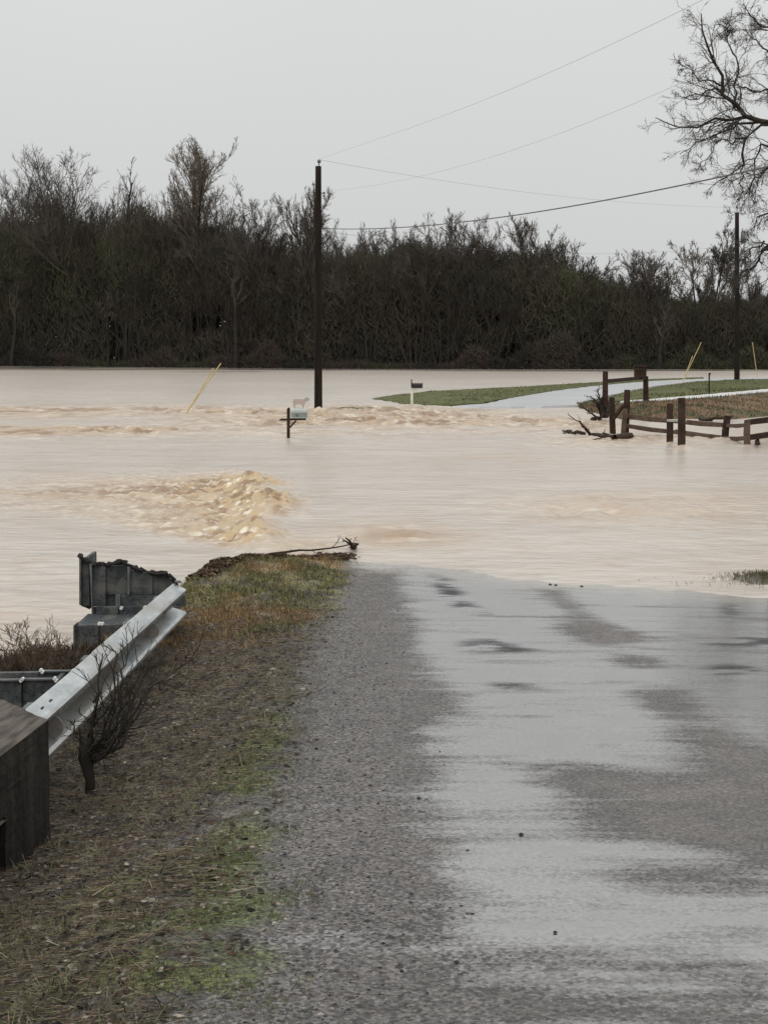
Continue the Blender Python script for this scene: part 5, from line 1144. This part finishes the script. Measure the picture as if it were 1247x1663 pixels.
def bin_wall_near():
    Y = 9.6; o = at(40, 1140, Y)
    root = empty('bin_wall', tuple(o), 'low dark steel bin wall with white bolts between the parapet and the weeds', 'retaining wall')
    q = lambda x, y, d=0: at(x, y, Y+d)
    for pts, d in (([(-60, 1106), (35.5, 1104), (35.5, 1160), (-60, 1160)], 0), ([(37, 1104), (91, 1103), (91, 1160), (37, 1160)], .02), ([(66, 1089.5), (119, 1091), (119, 1130), (66, 1130)], .55), ([(-60, 1094), (62, 1092), (62, 1120), (-60, 1122)], .62)):
        m = MB(); m.prism([q(x, y, d) for x, y in pts], (0, .05, 0)); m.build('panel', M['bin'], root, bevel=.004)
    for x, y, d in ((36.5, 1103.5, -.03), (34, 1106, -.03), (88.5, 1102.5, -.02), (91, 1106, -.02), (66, 1089, .5), (69, 1092, .5), (118, 1090, .5)):
        c = q(x, y, d); m = MB(); m.tube([(c[0], c[1], c[2]), (c[0], c[1]+.035, c[2])], .010, 8); m.build('bolt', M['bolt'], root)
    m = MB(); a = q(92, 1130, .3); m.box((a[0], a[1]+.0, a[2]-.02), (.03, .6, .24)); m.build('side_panel', M['bin'], root)
    # light flange caps along the tops
    for (xa_, xb_, yy, d) in ((-60, 35, 1104.5, 0), (38, 90, 1103, .02), (67, 118, 1090, .55)):
        m = MB(); m.beam(q(xa_, yy, d-.01), q(xb_, yy-.5, d-.01), .03, .010); m.build('top_flange', M['binlight'], root)
bin_wall_near()

# ------------------------------------------------------------------ weeds behind the guardrail, bare shrub in front
def shrub(base, label, tips, r, seed, mat='bark_near', name='bare_shrub', cat='shrub', tw=(7, 4), tl_=.42, group=None):
    rg = np.random.default_rng(seed); b = np.array(base); A = []
    for t in tips:
        P = [b]+[np.array(x) for x in t]; p = np.array(P); s = np.concatenate([[0], np.cumsum(np.linalg.norm(np.diff(p, axis=0), axis=1))]); q = np.linspace(0, s[-1], 10)
        pp = np.stack([np.interp(q, s, p[:, k]) for k in range(3)], 1); pp[1:] += rg.normal(0, s[-1]*.012, (9, 3)); A.append(((pp-b)[None], (r*np.linspace(1, .2, 10)**1.3)[None]))
    a = (np.concatenate([x for x, _ in A]), np.concatenate([x for _, x in A]))
    q = spawn(*a, tw[0], .3, .5, tl_, rg, .5, .0022); c = grow(q[0], q[1], q[2], np.minimum(q[3], .006), q[3]*.4, 4, .14, .06, rg)
    q = spawn(*c, tw[1], .2, .5, .5, rg, .7, .0018); d = grow(q[0], q[1], q[2], q[3], q[3]*.6, 3, .14, .05, rg)
    V, Fc = seg_mesh([a, c, d], 6); return tag(mesh_np(name, V+b, Fc, M[mat], smooth=True, origin=b), label, cat, group)
YS = 8.35
sb = g2(146, 1288); sb = np.array([sb[0], sb[1], float(zground(np.array([sb[0]]), np.array([sb[1]]))[0])-.03]); YS = sb[1]
S = lambda x, y, d=0: at(x, y, YS+d)
root = empty('bare_shrub', tuple(sb), 'dark bare shrub with a thick stump in front of the guardrail', 'shrub')
m = MB(); m.tube([S(147, 1300), S(147, 1268), S(143, 1248), S(140, 1232), S(141, 1210), S(146, 1195)], [.030, .027, .032, .042, .040, .022], 10); st = m.build('stump', M['bark_near'], root, smooth=True)
rg = np.random.default_rng(44)
tips = [[S(143, 1235), S(150, 1190, -.05), S(160, 1130, -.1), S(168, 1060, -.1)], [S(143, 1230), S(165, 1195, -.1), S(185, 1140, -.12), S(190, 1080, -.1), S(182, 1048, -.1)], [S(146, 1240), S(180, 1215, -.1), S(205, 1170, -.1), S(222, 1120, 0), S(240, 1085, 0)],
        [S(150, 1240), S(195, 1210, 0), S(215, 1175, .1), S(232, 1125, .2), S(270, 1100, .4), S(322, 1062, .6)], [S(150, 1238), S(170, 1228, -.1), S(200, 1200, -.1), S(212, 1160, -.1), S(214, 1105, -.1)],
        [S(140, 1230), S(128, 1200, 0), S(120, 1170, .05)], [S(142, 1225), S(152, 1170, -.05), S(155, 1140, -.05)], [S(150, 1235), S(205, 1185, .1), S(240, 1130, .3), S(262, 1085, .5)], [S(146, 1236), S(185, 1190, .05), S(200, 1120, .1), S(206, 1060, .1)],
        [S(150, 1236), S(178, 1180, 0), S(190, 1150, 0), S(196, 1100, 0)]]
A = []
for t in tips:
    p = np.array(t); s = np.concatenate([[0], np.cumsum(np.linalg.norm(np.diff(p, axis=0), axis=1))]); q = np.linspace(0, s[-1], 12)
    pp = np.stack([np.interp(q, s, p[:, k]) for k in range(3)], 1); pp[1:] += rg.normal(0, .008, (11, 3)); A.append(((pp-sb)[None], (.012*np.linspace(1, .22, 12))[None]))
a = (np.concatenate([x for x, _ in A]), np.concatenate([x for _, x in A]))
q = spawn(*a, 9, .3, .5, .34, rg, .5, .0028); c = grow(q[0], q[1], q[2], np.minimum(q[3], .006), q[3]*.4, 4, .14, .05, rg)
q = spawn(*c, 4, .2, .5, .5, rg, .7, .002); d = grow(q[0], q[1], q[2], q[3], q[3]*.6, 3, .14, .05, rg)
V, Fc = seg_mesh([a, c, d], 6); mesh_np('crown', V, Fc, M['bark_near'], root, smooth=True)
# tangle at the base of the crown
q = spawn(a[0], a[1], 14, .02, .9, .2, rg, .4, .002, t1=.4); c = grow(q[0], q[1], np.clip(q[2], .05, .14), np.full(len(q[3]), .003), np.full(len(q[3]), .0012), 4, .3, .0, rg)
V, Fc = seg_mesh([c], 4); mesh_np('root_suckers', V, Fc, M['bark_near'], root)

M['weed'] = mat_noise('dry_weed', (.045, .030, .018), (.11, .075, .045), 6, .9, 0)
wl = ['dry brown weed clump at the left edge above the low bin wall', 'tall dry weed with a seed head near the left edge', 'dry weed clump in the middle behind the low bin wall', 'dry brown weeds left of the tall bin wall', 'low dry weeds at the foot of the tall bin wall', 'small weed tuft behind the near end of the guardrail']
for i, (px, top, Yw_, wdt) in enumerate(((14, 1010, 11.2, .22), (40, 1003, 11.6, .18), (65, 1030, 11.4, .22), (92, 1035, 11.8, .2), (135, 1052, 12.4, .25), (175, 1062, 11.5, .2))):
    gx = ray(px, 1060)[0]*Yw_; gz = float(zground(np.array([gx]), np.array([Yw_]))[0]); b = np.array([gx, Yw_, gz-.03]); zt = at(px, top, Yw_)[2]
    rgw = np.random.default_rng(70+i); tips = []
    for k in range(13):
        e = np.array([gx+rgw.normal(0, wdt), Yw_+rgw.normal(0, .2), gz+(zt-gz)*rgw.uniform(.45, 1.0)]); md = (b+e)/2+rgw.normal(0, .03, 3); st_ = b+np.array([rgw.normal(0, wdt*.5), rgw.normal(0, .1), 0]); tips.append([st_, md+st_-b, e])
    o = shrub(b, wl[i], tips, .006, 80+i, 'weed', 'dry_weed', 'weed', (7, 4), .3, 'dry weeds behind the guardrail')
# matted low cover there
x = rng.uniform(-3.4, -1.95, 16000); y = rng.uniform(9.9, 12.7, 16000); z = zg(x, y); k = z > -.02; x, y, z = x[k], y[k], z[k]; n = len(x)
scatter('dry_ground_cover', BT*np.array([1.4, 1, 1]), BF, np.stack([x, y, z-.01], 1), rng.uniform(0, 6.28, n), rng.normal(0, .9, n), rng.uniform(.03, .10, n), pick(n, [(.032, .024, .017), (.06, .043, .03), (.02, .017, .013), (.085, .065, .045)]), M['litter'], 'matted dark brown dead growth behind the guardrail')
